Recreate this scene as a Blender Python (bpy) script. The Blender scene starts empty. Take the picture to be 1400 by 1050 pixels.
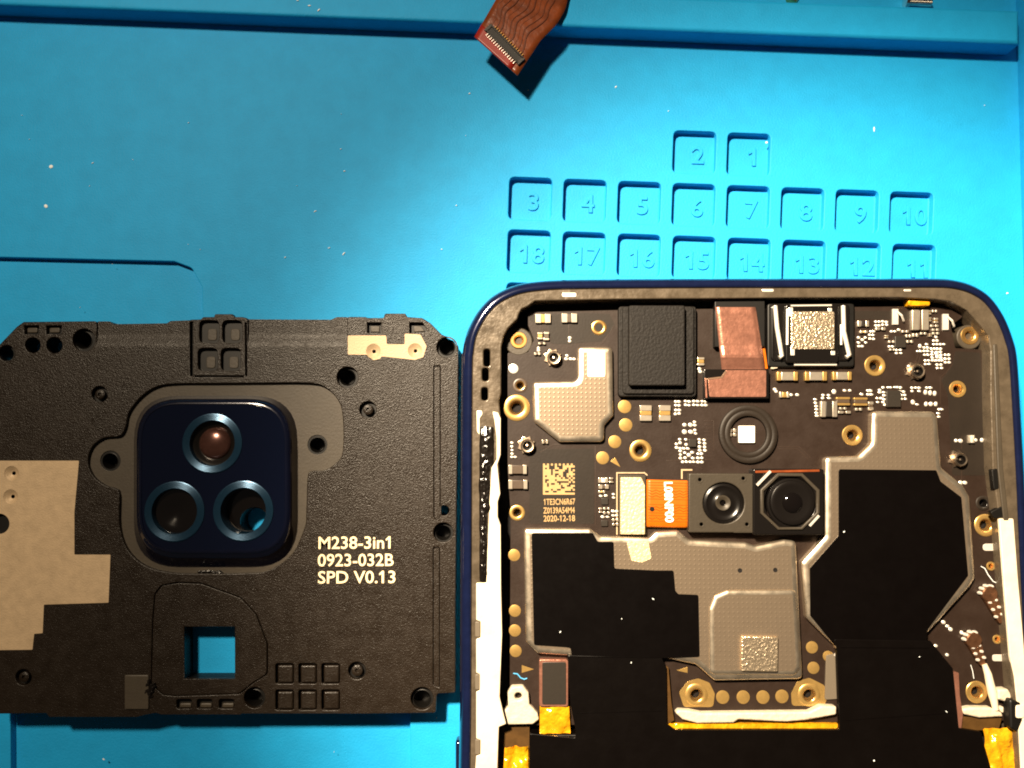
import bpy, bmesh, math, random
from mathutils import Vector, noise
from mathutils.geometry import delaunay_2d_cdt
random.seed(7)
MM = 0.001
# ------------------------------------------------------------------ camera, light, exposure
sc = bpy.context.scene
TILT, H, F = math.radians(4.5), 124.0, 1150.0          # camera height in mm, focal length in photo pixels
CAM = Vector((0, -H * math.tan(TILT), H))
cd = bpy.data.cameras.new('camera'); cam = bpy.data.objects.new('camera', cd); sc.collection.objects.link(cam)
cam.location = CAM * MM; cam.rotation_euler = (TILT, 0, 0)
cd.sensor_width = 36; cd.lens = F / 1400 * 36; cd.clip_start = 0.002; cd.clip_end = 20
sc.camera = cam
w = bpy.data.worlds.new('World'); sc.world = w; w.use_nodes = True
w.node_tree.nodes['Background'].inputs[0].default_value = (1.0, 0.86, 0.72, 1)
w.node_tree.nodes['Background'].inputs[1].default_value = 0.03

def P(x, y, z=0.0):
    """photo pixel -> point (mm) on the level plane z"""
    fw = Vector((0, math.sin(TILT), -math.cos(TILT))); up = Vector((0, math.cos(TILT), math.sin(TILT)))
    d = fw * F + Vector((1, 0, 0)) * (x - 700) + up * (525 - y)
    return CAM + d * ((z - CAM.z) / d.z)

LAMP = Vector((-98.0, 141.0, 285.0))          # a desk lamp above the far side of the mat
def spot(name, target, energy, angle, blend, rad, col):
    l = bpy.data.lights.new(name, 'SPOT'); l.energy = energy; l.spot_size = math.radians(angle)
    l.spot_blend = blend; l.shadow_soft_size = rad * MM; l.color = col
    o = bpy.data.objects.new(name, l); sc.collection.objects.link(o)
    pos = LAMP
    o.location = pos * MM
    o.rotation_euler = (target - pos).to_track_quat('-Z', 'Y').to_euler()
    return o
WARM = (1.0, 0.81, 0.58)
spot('desk_lamp_beam', P(1270, 960, 0), 20.0, 30.5, 0.55, 15, WARM)      # the lamp's bright inner beam
spot('desk_lamp_halo', P(700, 800, 0), 4.3, 75.0, 1.0, 15, WARM)       # the wide dim light round it
sc.view_settings.view_transform = 'Standard'; sc.view_settings.look = 'None'
sc.view_settings.exposure = 0.0; sc.view_settings.gamma = 1.0; sc.view_settings.use_curve_mapping = False
sc.render.engine = 'CYCLES'; sc.cycles.use_denoising = True
sc.cycles.max_bounces = 6; sc.cycles.glossy_bounces = 4; sc.cycles.sample_clamp_indirect = 4.0
sc.cycles.filter_width = 1.9

# ------------------------------------------------------------------ materials
def mat(name, col, rough=0.5, metal=0.0, spec=0.5, noise_scale=0, noise_amt=0.0, bump=0.0, bump_scale=0,
        coat=0.0, bump_kind='noise', rvar=0.0, trans=0.0, ior=1.45, bdist=0.00008):
    m = bpy.data.materials.new(name); m.use_nodes = True
    nt = m.node_tree; b = nt.nodes['Principled BSDF']
    b.inputs['Base Color'].default_value = (*col, 1); b.inputs['Roughness'].default_value = rough
    b.inputs['Metallic'].default_value = metal; b.inputs['Specular IOR Level'].default_value = spec
    b.inputs['Coat Weight'].default_value = coat; b.inputs['Coat Roughness'].default_value = 0.08
    if trans: b.inputs['Transmission Weight'].default_value = trans; b.inputs['IOR'].default_value = ior
    tc = nt.nodes.new('ShaderNodeTexCoord')
    if noise_amt or rvar:
        n = nt.nodes.new('ShaderNodeTexNoise'); n.inputs['Scale'].default_value = noise_scale
        n.inputs['Detail'].default_value = 5; n.inputs['Roughness'].default_value = 0.65
        nt.links.new(tc.outputs['Object'], n.inputs['Vector'])
        if noise_amt:
            r = nt.nodes.new('ShaderNodeMapRange'); r.inputs[1].default_value = 0.25; r.inputs[2].default_value = 0.75
            r.inputs[3].default_value = 1 - noise_amt; r.inputs[4].default_value = 1 + noise_amt
            nt.links.new(n.outputs['Fac'], r.inputs[0])
            mx = nt.nodes.new('ShaderNodeVectorMath'); mx.operation = 'SCALE'
            mx.inputs[0].default_value = col; nt.links.new(r.outputs[0], mx.inputs['Scale'])
            nt.links.new(mx.outputs[0], b.inputs['Base Color'])
        if rvar:
            r2 = nt.nodes.new('ShaderNodeMapRange'); r2.inputs[1].default_value = 0.3; r2.inputs[2].default_value = 0.7
            r2.inputs[3].default_value = max(0.02, rough - rvar); r2.inputs[4].default_value = min(1, rough + rvar)
            nt.links.new(n.outputs['Fac'], r2.inputs[0]); nt.links.new(r2.outputs[0], b.inputs['Roughness'])
    if bump:
        bp = nt.nodes.new('ShaderNodeBump'); bp.inputs['Strength'].default_value = bump
        bp.inputs['Distance'].default_value = bdist
        if bump_kind == 'noise':
            t = nt.nodes.new('ShaderNodeTexNoise'); t.inputs['Scale'].default_value = bump_scale; t.inputs['Detail'].default_value = 3
            nt.links.new(tc.outputs['Object'], t.inputs['Vector']); out = t.outputs['Fac']
        elif bump_kind == 'voronoi':
            t = nt.nodes.new('ShaderNodeTexVoronoi'); t.inputs['Scale'].default_value = bump_scale
            nt.links.new(tc.outputs['Object'], t.inputs['Vector']); out = t.outputs['Distance']
        else:                                   # a lattice of small dimples, pressed into the sheet metal
            sep = nt.nodes.new('ShaderNodeSeparateXYZ'); nt.links.new(tc.outputs['Object'], sep.inputs[0]); acc = None
            for ax in (0, 1):
                mu = nt.nodes.new('ShaderNodeMath'); mu.operation = 'MULTIPLY'; mu.inputs[1].default_value = bump_scale
                nt.links.new(sep.outputs[ax], mu.inputs[0])
                sn = nt.nodes.new('ShaderNodeMath'); sn.operation = 'SINE'; nt.links.new(mu.outputs[0], sn.inputs[0])
                mp = nt.nodes.new('ShaderNodeMath'); mp.operation = 'MULTIPLY_ADD'; mp.inputs[1].default_value = .5; mp.inputs[2].default_value = .5
                nt.links.new(sn.outputs[0], mp.inputs[0])
                if acc is None: acc = mp
                else:
                    pr = nt.nodes.new('ShaderNodeMath'); pr.operation = 'MULTIPLY'
                    nt.links.new(acc.outputs[0], pr.inputs[0]); nt.links.new(mp.outputs[0], pr.inputs[1]); acc = pr
            pw = nt.nodes.new('ShaderNodeMath'); pw.operation = 'POWER'; pw.inputs[1].default_value = 4
            nt.links.new(acc.outputs[0], pw.inputs[0]); out = pw.outputs[0]
        nt.links.new(out, bp.inputs['Height']); nt.links.new(bp.outputs[0], b.inputs['Normal'])
    return m
M = dict(
    blue=mat('silicone_blue', (0.008, 0.30, 0.63), 0.60, 0, 0.22, 260, 0.08, 0.6, 3600),
    plastic=mat('textured_black_plastic', (0.0125, 0.0085, 0.0055), 0.34, 0, 0.26, 500, 0.18, 1.0, 5600, rvar=0.08, bdist=0.00007),
    plastic_smooth=mat('smooth_grey_plastic', (0.042, 0.033, 0.022), 0.5, 0, 0.4, 700, 0.12, 0.25, 3000),
    black=mat('black_plastic', (0.0035, 0.003, 0.0025), 0.45, 0, 0.3, 900, .2),
    cavity=mat('dark_chassis', (0.006, 0.005, 0.005), 0.7, 0, 0.2, 900, .2),
    antenna=mat('antenna_coating', (0.44, 0.325, 0.20), 0.55, 0.15, 0.4, 700, 0.12, 0.5, 4200, rvar=.08),
    print=mat('cream_print', (0.80, 0.66, 0.42), 0.6, 0, 0.3),
    navy=mat('navy_metal_edge', (0.006, 0.010, 0.040), 0.15, 0.35, 0.5, 600, 0.2, coat=0.6),
    windowrim=mat('camera_window_rim', (0.0035, 0.005, 0.016), 0.16, 0.3, 0.6, 600, 0.2, coat=0.8),
    navyglass=mat('navy_glass', (0.0020, 0.0034, 0.011), 0.05, 0, 0.5, coat=0.3),
    ring=mat('blue_anodised', (0.010, 0.036, 0.070), 0.24, 0.6, 0.5, 2500, 0.1),
    lensglass=mat('lens_glass', (0.003, 0.0022, 0.002), 0.05, 0.0, 0.7, coat=1.0),
    lensbrown=mat('coated_lens', (0.10, 0.045, 0.035), 0.20, 0.7, 0.6, 1200, .3),
    ledge=mat('inner_rim_plastic', (0.085, 0.066, 0.045), 0.30, 0.25, 0.5, 500, 0.3, 0.5, 1800, rvar=0.1),
    rail=mat('metal_rail_sheen', (0.72, 0.64, 0.50), 0.36, 0.15, 0.6, 300, 0.15, 0.5, 1000, bdist=0.00012),  # the metal's blown-out shine is painted in as pale cream
    fold=mat('worn_plastic', (0.0135, 0.0095, 0.006), 0.34, 0, 0.36, 1500, 0.3, 1.0, 8000, rvar=.1, bdist=.00007),
    print_gold=mat('board_print', (0.36, 0.235, 0.10), 0.5, 0, 0.4, 2500, .12),
    white=mat('white_sealant', (0.50, 0.44, 0.34), 0.4, 0, 0.5, 900, 0.12, 0.8, 1300, bdist=0.0002),
    pcb=mat('solder_mask', (0.0165, 0.0092, 0.006), 0.46, 0, 0.3, 450, 0.14, 0.15, 3500, rvar=0.06),
    pcbgreen=mat('solder_mask_green', (0.0135, 0.0095, 0.0065), 0.5, 0, 0.25, 450, 0.14, 0.15, 3500),
    shield=mat('dimpled_shield', (0.46, 0.36, 0.26), 0.31, 0.85, 0.5, 1500, 0.05, 0.2, 2 * math.pi / 0.00064, bump_kind='dots'),
    shield_edge=mat('polished_highlight', (0.84, 0.72, 0.56), 0.31, 0.95, 0.6, 500, 0.12, rvar=.05),  # polished bevel; its edge highlight is put into a paler base colour
    shield_plain=mat('shield_steel', (0.60, 0.48, 0.36), 0.30, 1.0, 0.5, 700, 0.08),
    film=mat('black_film', (0.0014, 0.0009, 0.0008), 0.32, 0, 0.16, 500, .1, 0.12, 500, rvar=0.02),
    tape=mat('black_tape', (0.0018, 0.0012, 0.001), 0.33, 0, 0.18, 300, .1, 0.35, 300, rvar=0.025, bdist=.0002),
    gold=mat('gold_plating', (0.50, 0.32, 0.105), 0.34, 0.72, 0.5, 1500, 0.14),
    brass=mat('brass_thread', (0.72, 0.43, 0.14), 0.27, 0.9, 0.5),
    tin=mat('solder_tin', (0.86, 0.82, 0.74), 0.30, 0.55, 0.7),
    bronze=mat('crimped_bronze', (0.20, 0.095, 0.05), 0.3, 0.8, 0.5, 1500, .25),
    pcb_trace=mat('buried_trace', (0.026, 0.0155, 0.0105), 0.42, 0, 0.35),
    tin_dull=mat('plated_terminal', (0.60, 0.53, 0.43), 0.30, 0.8, 0.5, 2500, .12),
    ceramic=mat('ceramic_brown', (0.055, 0.036, 0.022), 0.4, 0, 0.5, 2500, .15),
    chip=mat('chip_epoxy', (0.018, 0.0145, 0.011), 0.42, 0, 0.4, 2500, 0.1),
    copper=mat('copper_foil', (0.40, 0.18, 0.125), 0.33, 0.72, 0.5, 900, 0.15, 0.5, 2200, rvar=0.05),
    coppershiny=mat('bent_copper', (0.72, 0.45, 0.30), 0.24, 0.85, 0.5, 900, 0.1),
    foam=mat('black_foam', (0.0055, 0.0042, 0.0034), 0.62, 0, 0.25, 1600, 0.3, 1.0, 2600),
    foil=mat('crinkled_foil', (0.76, 0.62, 0.44), 0.28, 0.9, 0.6, 2500, 0.2, 1.0, 3000, bdist=0.00014),
    chrome=mat('chrome', (0.80, 0.76, 0.70), 0.12, 1.0, 0.5),
    goldfoam=mat('conductive_foam', (0.60, 0.48, 0.29), 0.42, 0.3, 0.5, 2600, 0.3, 1.0, 2600, bdist=0.00016),
    orange=mat('orange_flex', (0.42, 0.10, 0.002), 0.36, 0.1, 0.5, 900, 0.12),
    orangetrace=mat('flex_trace', (0.27, 0.05, 0.002), 0.36, 0.1, 0.5),
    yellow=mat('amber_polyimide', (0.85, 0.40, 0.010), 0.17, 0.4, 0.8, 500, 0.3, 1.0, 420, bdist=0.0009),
    brownflex=mat('brown_polyimide', (0.165, 0.038, 0.010), 0.28, 0, 0.5, 500, 0.4, 0.6, 600, bdist=.0002),
    redflex=mat('red_stiffener', (0.24, 0.014, 0.007), 0.36, 0, 0.45, 900, .12),
    trace=mat('dark_trace', (0.105, 0.024, 0.007), 0.3, 0, 0.5),
    camgrey=mat('camera_grey', (0.036, 0.029, 0.020), 0.46, 0.1, 0.4, 1500, 0.10, 0.2, 3500),
    camdark=mat('camera_dark', (0.0055, 0.0045, 0.004), 0.22, 0.1, 0.5),
    glue=mat('black_adhesive', (0.006, 0.0045, 0.0035), 0.2, 0, 0.6, 1200, .4, 0.7, 1800),
    led=mat('led_phosphor', (0.90, 0.87, 0.78), 0.35, 0, 0.5),
    grey=mat('grey_tab', (0.11, 0.09, 0.065), 0.5, 0, 0.4),
    cable=mat('coax_white', (0.64, 0.56, 0.42), 0.45, 0, 0.5),
    lint=mat('lint_white', (0.75, 0.8, 0.8), 0.6), bluelint=mat('blue_fibre', (0.05, 0.32, 0.6), 0.6),
    amber_dark=mat('amber_brown', (0.06, 0.03, 0.008), 0.35, 0, 0.5, 800, .3),  # dark brown amber of the rim floor, edge and panel
)

# ------------------------------------------------------------------ helpers
ZOOM = dict(R1=(620, 370, 5.385), R2=(840, 370, 5.385), R3=(1040, 370, 3.889), R4=(620, 540, 5.385), R5=(840, 540, 4.667),
            R6=(1090, 540, 2.916), R7=(620, 700, 3), R8=(860, 700, 3), R9=(1100, 840, 4.667), RA=(1150, 400, 6.563),
            C1=(0, 420, 3.751), C2=(300, 420, 3.75), C3=(0, 700, 3), C4=(300, 700, 3), T2=(620, 0, 1.795), K=(640, 0, 8.75),
            ZA=(840, 640, 11.667), ZB=(730, 620, 10.5), ZC=(860, 540, 10.5), ZD=(1100, 500, 7.368), ZE=(170, 520, 3.89),
            ZF=(690, 420, 8.75), ZG=(1280, 660, 4.375), ZH=(1040, 380, 6.564), PX=(0, 0, 1))
def q(r, *pts):
    """points measured on an enlarged crop of the photo -> photo pixels"""
    a, b, s = ZOOM[r]
    return [(a + x / s, b + y / s) for x, y in pts]
def qb(r, x0, y0, x1, y1): (a, b), (c, d) = q(r, (x0, y0), (x1, y1)); return a, b, c, d
def W(pts, z): return [P(x, y, z).to_2d() for x, y in pts]
def px(z, x=700, y=525): return (P(x + 1, y, z) - P(x, y, z)).length        # mm per photo pixel on plane z
def rect(x0, y0, x1, y1): return [(x0, y0), (x1, y0), (x1, y1), (x0, y1)]
def rot(pts, deg, c=None):
    if c is None: c = (sum(p[0] for p in pts) / len(pts), sum(p[1] for p in pts) / len(pts))
    a = math.radians(deg); ca, sa = math.cos(a), math.sin(a)
    return [(c[0] + (x - c[0]) * ca - (y - c[1]) * sa, c[1] + (x - c[0]) * sa + (y - c[1]) * ca) for x, y in pts]
def circ(cx, cy, r, n=24, ry=None): return [(cx + r * math.cos(2 * math.pi * i / n), cy + (ry or r) * math.sin(2 * math.pi * i / n)) for i in range(n)]
def fillet(pts, r, seg=4):
    out = []; n = len(pts)
    for i in range(n):
        a, b, c = (Vector(pts[k % n]) for k in (i - 1, i, i + 1))
        u, v = a - b, c - b; lu, lv = u.length, v.length
        if lu < 1e-6 or lv < 1e-6: continue
        u /= lu; v /= lv
        ang = math.acos(max(-1, min(1, u.dot(v))))
        if ang > 3.05 or r <= 0: out.append((b.x, b.y)); continue
        t = min(r / math.tan(ang / 2), 0.45 * lu, 0.45 * lv)
        p0, p2 = b + u * t, b + v * t
        for k in range(seg + 1):
            s = k / seg; p = p0 * (1 - s) ** 2 + b * 2 * s * (1 - s) + p2 * s * s
            out.append((p.x, p.y))
    return out
def smooth(pts, k=4):
    out = []; n = len(pts)
    for i in range(n):
        a, b, c, d = (Vector(pts[(i + j) % n]) for j in (-1, 0, 1, 2))
        for t in range(k):
            u = t / k; p = .5 * ((2 * b) + (c - a) * u + (2 * a - 5 * b + 4 * c - d) * u * u + (3 * b - a - 3 * c + d) * u ** 3); out.append((p.x, p.y))
    return out
def area(l): return sum(l[i - 1].x * l[i].y - l[i].x * l[i - 1].y for i in range(len(l))) / 2
def clean(l):
    o = []
    for p in l:
        if not o or (p - o[-1]).length > 0.004: o.append(p)
    if len(o) > 1 and (o[0] - o[-1]).length < 0.004: o.pop()
    return o
def inset(l, d):
    """offset a counter-clockwise loop inwards by d (a clockwise hole grows)"""
    n = len(l); out = []
    for i in range(n):
        a, b, c = l[i - 1], l[i], l[(i + 1) % n]
        e1, e2 = (b - a).normalized(), (c - b).normalized()
        n1, n2 = Vector((-e1.y, e1.x)), Vector((-e2.y, e2.x))
        m = n1 + n2
        m = n1 if m.length < 1e-4 else m.normalized()
        k = max(0.55, m.dot(n1)); out.append(b + m * (d / k))
    return out

COLL = sc.collection
def link(name, me, parent=None, mats=None):
    o = bpy.data.objects.new(name, me); COLL.objects.link(o)
    for m in (mats if isinstance(mats, (list, tuple)) else [mats]):
        if m is not None and me is not None: me.materials.append(M[m] if isinstance(m, str) else m)
    if parent is not None:
        o.parent = parent
        wp = parent
        off = Vector((0, 0, 0))
        while wp is not None: off += wp.location; wp = wp.parent
        o.location = -off
    return o
def finish(name, V, Fc, parent, mats, mi=None, sharp=38, flat=()):
    me = bpy.data.meshes.new(name)
    me.from_pydata([(v[0] * MM, v[1] * MM, v[2] * MM) for v in V], [], Fc)
    if mi: me.polygons.foreach_set('material_index', mi)
    me.update(); me.set_sharp_from_angle(angle=math.radians(sharp))
    me.polygons.foreach_set('use_smooth', [i not in flat for i in range(len(me.polygons))])
    return link(name, me, parent, mats)
def fill(s, loops, mi, flip=False):
    """triangulate the area between the loops of vertex indices (first outer, then holes)"""
    idx = [i for l in loops for i in l]; co2 = [Vector((s.V[i][0], s.V[i][1])) for i in idx]; edges = []; st = 0
    for l in loops:
        edges += [(st + i, st + (i + 1) % len(l)) for i in range(len(l))]; st += len(l)
    vo, _, fo_, ov, _, _ = delaunay_2d_cdt(co2, edges, [], 0, 1e-7)
    seg = [(co2[a].x, co2[a].y, co2[b].x, co2[b].y) for a, b in edges]
    back = [idx[o[0]] if o else None for o in ov]
    for i, o in enumerate(back):
        if o is None: s.V.append((vo[i].x, vo[i].y, s.V[idx[0]][2])); back[i] = len(s.V) - 1
    for t in fo_:
        cx, cy = sum(vo[i].x for i in t) / 3, sum(vo[i].y for i in t) / 3; ins = False
        for x0, y0, x1, y1 in seg:
            if (y0 > cy) != (y1 > cy) and cx < x0 + (cy - y0) / (y1 - y0) * (x1 - x0): ins = not ins
        if not ins: continue
        a, b, c = (vo[i] for i in t); f = [back[i] for i in t]
        if ((b - a).cross(c - a) < 0) != flip: f.reverse()
        s.F.append(tuple(f)); s.I.append(mi); s.flat.add(len(s.F) - 1)
class MB:
    """collects shapes (mm) that end up as one mesh object"""
    def __init__(s): s.V, s.F, s.I, s.flat = [], [], [], set()
    def plate(s, loops, z0, z1, b=0.0, mi=0, bottom=False, segs=2, bw=None, me=None):
        """loops: [outer, hole, ...] as lists of 2D mm points; an upright slab with a rounded upper edge"""
        L = []
        for i, l in enumerate(loops):
            l = clean([Vector(p) for p in l])
            if (area(l) > 0) != (i == 0): l.reverse()
            L.append(l)
        rings = [(0.0, z0)]
        if b > 0:
            for k in range(segs + 1):
                a = k / segs * math.pi / 2
                rings.append(((bw or b) * (1 - math.cos(a)), z1 - b + b * math.sin(a)))
        else: rings.append((0.0, z1))
        tops = []
        for l in L:
            n = len(l); base = len(s.V)
            for d, z in rings:
                for p in (inset(l, d) if d else l): s.V.append((p.x, p.y, z))
            for k in range(len(rings) - 1):
                for i in range(n):
                    j = (i + 1) % n; a = base + k * n
                    s.F.append((a + i, a + j, a + n + j, a + n + i)); s.I.append(mi if me is None or k < 1 else me)
            tops.append((base, n))
        def cap(k, flip):
            fill(s, [[base + k * n + i for i in range(n)] for base, n in tops], mi, flip)
        cap(len(rings) - 1, False)
        if bottom: cap(0, True)
        return s
    def loft(s, loops3, mi=0, cap=True, close=True):
        base = len(s.V); n = len(loops3[0])
        for l in loops3:
            for p in l: s.V.append(tuple(p))
        for k in range(len(loops3) - 1):
            for i in range(n if close else n - 1):
                j = (i + 1) % n; a = base + k * n
                s.F.append((a + i, a + j, a + n + j, a + n + i)); s.I.append(mi)
        if cap:
            a = base + (len(loops3) - 1) * n
            fill(s, [[a + i for i in range(n)]], mi)
        return s
    def lathe(s, c, prof, n=24, mi=0, mis=None):
        """prof: [(r, z)] from outside to inside; r=0 closes"""
        base = len(s.V)
        for r, z in prof:
            for i in range(n):
                a = 2 * math.pi * i / n; s.V.append((c[0] + r * math.cos(a), c[1] + r * math.sin(a), z))
        for k in range(len(prof) - 1):
            for i in range(n):
                j = (i + 1) % n; a = base + k * n
                s.F.append((a + i, a + j, a + n + j, a + n + i)); s.I.append(mis[k] if mis else mi)
        if prof[-1][0] > 1e-6:
            a = base + (len(prof) - 1) * n
            s.F.append(tuple(a + i for i in range(n))); s.I.append(mis[-1] if mis else mi)
        return s
    def tube(s, pts, r, n=8, mi=0):
        base = len(s.V); pts = [Vector(p) for p in pts]
        for k, p in enumerate(pts):
            d = (pts[min(k + 1, len(pts) - 1)] - pts[max(k - 1, 0)]).normalized()
            u = d.cross(Vector((0, 0, 1)))
            u = u.normalized() if u.length > 1e-4 else Vector((1, 0, 0)); v = u.cross(d)
            rr = r[k] if isinstance(r, (list, tuple)) else r
            for i in range(n):
                a = 2 * math.pi * i / n; s.V.append(tuple(p + u * rr * math.cos(a) + v * rr * math.sin(a)))
        for k in range(len(pts) - 1):
            for i in range(n):
                j = (i + 1) % n; a = base + k * n
                s.F.append((a + i, a + n + i, a + n + j, a + j)); s.I.append(mi)
        e = base + (len(pts) - 1) * n
        s.F.append(tuple(base + i for i in range(n))); s.I.append(mi)
        s.F.append(tuple(e + n - 1 - i for i in range(n))); s.I.append(mi)
        return s
    def dome(s, c, rx, ry, z, h, n=8, mi=0, ang=0.0):
        base = len(s.V); ca, sa = math.cos(ang), math.sin(ang)
        for f, hh in ((1, 0), (0.92, .55), (0.6, .9)):
            for i in range(n):
                a = 2 * math.pi * i / n + 0.3; x, y = rx * f * math.cos(a), ry * f * math.sin(a)
                s.V.append((c[0] + x * ca - y * sa, c[1] + x * sa + y * ca, z + h * hh))
        s.V.append((c[0], c[1], z + h))
        for k in (0, 1):
            for i in range(n):
                j = (i + 1) % n; a = base + k * n; s.F.append((a + i, a + j, a + n + j, a + n + i)); s.I.append(mi)
        a = base + 2 * n
        for i in range(n): s.F.append((a + i, a + (i + 1) % n, base + 3 * n)); s.I.append(mi)
        return s
    def sheet(s, fn, nu, nv, mi=0):
        base = len(s.V)
        for j in range(nv + 1):
            for i in range(nu + 1): s.V.append(tuple(fn(i / nu, j / nv)))
        for j in range(nv):
            for i in range(nu):
                a = base + j * (nu + 1) + i
                f = (a, a + 1, a + nu + 2, a + nu + 1)
                s.F.append(f); s.I.append(mi)
        return s
    def build(s, name, mats, parent=None, sharp=38):
        return finish(name, s.V, s.F, parent, mats, s.I, sharp, s.flat)
def slab(name, pix, z0, z1, m, parent, b=0.06, holes=(), zp=None, segs=2, bw=None, edge=None):
    """an upright slab whose upper outline is seen at these photo pixels"""
    zz = z1 if zp is None else zp
    return MB().plate([W(pix, zz)] + [W(h, zz) for h in holes], z0, z1, b, segs=segs, bw=bw, me=1 if edge else None).build(name, [m, edge] if edge else m, parent)
def thing(name, label, cat, loc, group=None):
    o = bpy.data.objects.new(name, None); COLL.objects.link(o); o.location = loc * MM; o.empty_display_size = 0.01
    o['label'] = label; o['category'] = cat
    if group: o['group'] = group
    return o
def glyphs(body, size, ext, bev, bold, space):
    c = bpy.data.curves.new('t', 'FONT'); c.body = body; c.size = size; c.extrude = ext; c.bevel_depth = bev; c.offset = bold
    c.resolution_u = 3; c.space_character = space
    o = bpy.data.objects.new('t', c); COLL.objects.link(o)
    bpy.context.view_layer.update()
    me = bpy.data.meshes.new_from_object(o.evaluated_get(bpy.context.evaluated_depsgraph_get()))
    bpy.data.objects.remove(o); bpy.data.curves.remove(c); me.materials.clear()
    return me
def text_mesh(body, size, ext, bev=0.0, bold=0.0, align='CENTER', space=1.0):
    me = glyphs(body, size, ext, bev, bold, space)
    if '1' in body:                                  # the figure one gets its slanting flag
        one = glyphs('1', size, ext, bev, bold, space); xs = [v.co.x for v in one.vertices]; wd = max(xs) - min(xs)
        top = max(v.co.y for v in one.vertices); bpy.data.meshes.remove(one)
        bm = bmesh.new(); bm.from_mesh(me)
        for i, ch in enumerate(body):
            if ch != '1': continue
            pre = glyphs(body[:i + 1], size, ext, bev, bold, space); xl = max(v.co.x for v in pre.vertices) - wd; bpy.data.meshes.remove(pre)
            pts = [(xl + wd * .3, top), (xl - top * .20, top * .78), (xl - top * .20, top * .63), (xl + wd * .3, top * .78)]; e = (ext + bev) * .96
            lo = [bm.verts.new((x, y, -e)) for x, y in pts]; hi = [bm.verts.new((x, y, e)) for x, y in pts]
            bm.faces.new(hi)
            for k in range(4): bm.faces.new((lo[k], lo[(k + 1) % 4], hi[(k + 1) % 4], hi[k]))
        bm.to_mesh(me); bm.free()
    if align == 'CENTER':
        xs = [v.co.x for v in me.vertices]; ys = [v.co.y for v in me.vertices]; dx_, dy_ = (max(xs) + min(xs)) / 2, (max(ys) + min(ys)) / 2
        for v in me.vertices: v.co.x -= dx_; v.co.y -= dy_
    return me
def text(name, body, x, y, z, cap_px, m, parent, ang=0.0, ext=0.05, bev=0.0, bold=0.0, align='CENTER', sx=1.0, space=1.0):
    """lettering lying on plane z; cap_px is the capitals' height in photo pixels, ang clockwise in the picture"""
    s = px(z); size = cap_px * s / 0.72
    me = text_mesh(body, size, ext, bev, bold, align, space)
    c = P(x, y, z); a = -math.radians(ang); ca, sa = math.cos(a), math.sin(a)
    for v in me.vertices:
        X, Y, Z = v.co; X *= sx
        v.co = ((c.x + X * ca - Y * sa) * MM, (c.y + X * sa + Y * ca) * MM, (z + Z) * MM)
    return link(name, me, parent, m)

# ------------------------------------------------------------------ the mat everything lies on
RIM = 3.6
cells = []
for j in range(8): cells.append((str(3 + j), 725 + 74.43 * j, 271.5 + 2.86 * j))
for j in range(8): cells.append((str(18 - j), 723 + 75.2 * j, 343.5 + 2.8 * j))
DEPTH = 1.4
cells += [('2', 949.5, 208), ('1', 1023.5, 211), ('19', 721, 416)]
def cell_loop(cx, cy): return fillet(rot(rect(cx - 29.5, cy - 29, cx + 29.5, cy + 29), 2.1), 8, 4)
rec_a = smooth(fillet([(-260, 345), (238, 357), (262, 366), (276, 392), (286, 800), (-260, 800)], 10), 1)
rec_b = fillet([(14, 930), (560, 945), (575, 1900), (20, 1900)], 12)
big = [Vector((-240, -230)), Vector((240, -230)), Vector((240, 190)), Vector((-240, 190))]
mb = MB().plate([big] + [W(cell_loop(x, y), 0) for _, x, y in cells] + [W(rec_a, 0), W(rec_b, 0)], -4.0, 0.0, 0.12)
mat_o = mb.build('mat', 'blue'); mat_o['kind'] = 'structure'
for n, cx, cy in cells:
    l = clean(W(cell_loop(cx, cy), 0)); d = DEPTH
    if area(l) < 0: l.reverse()
    li = inset(l, 0.16)
    lo = inset(l, -0.2)
    c_o = MB().loft([[(*p, -d + .14) for p in lo], [(*p, -d + .14) for p in l], [(*p, -d) for p in li]]).build('cell', 'blue', mat_o)
    text('numeral', n, cx + 4.5, cy + 4.5, -d, 25, 'blue', c_o, 2.1, ext=0.2, bev=0.08, sx=1.02)
for loop, d in ((rec_a, 1.15), (rec_b, 1.3)):
    l = clean(W(loop, 0))
    if area(l) < 0: l.reverse()
    MB().loft([[(*p, -d) for p in inset(l, -0.5)], [(*p, -d) for p in inset(l, .05)]]).build('tray_floor', 'blue', mat_o)
# raised rim round the flat working area: a ridge across the top and the border on the far side
def yl(x, y0=6.0, s=0.0388): return y0 + s * x
ridge = [(-900, yl(-900)), (1394, yl(1394)), (1394, yl(1394, -39, .0376)), (-900, yl(-900, -39, .0376))]
MB().plate([W(ridge, RIM)], 0.0, RIM, 0.55, segs=4).build('ridge', 'blue', mat_o)
a, b_ = P(1391, 82, 0), P(1411, 800, 0); dv = (b_ - a).normalized()
p1, p2 = a + dv * -75, a + dv * 330
MB().plate([[p1.to_2d(), p2.to_2d(), (p2 + Vector((70, 0, 0))).to_2d(), (p1 + Vector((70, 0, 0))).to_2d()]], 0.0, RIM + .05, 0.5, segs=4).build('border', 'blue', mat_o)
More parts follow.
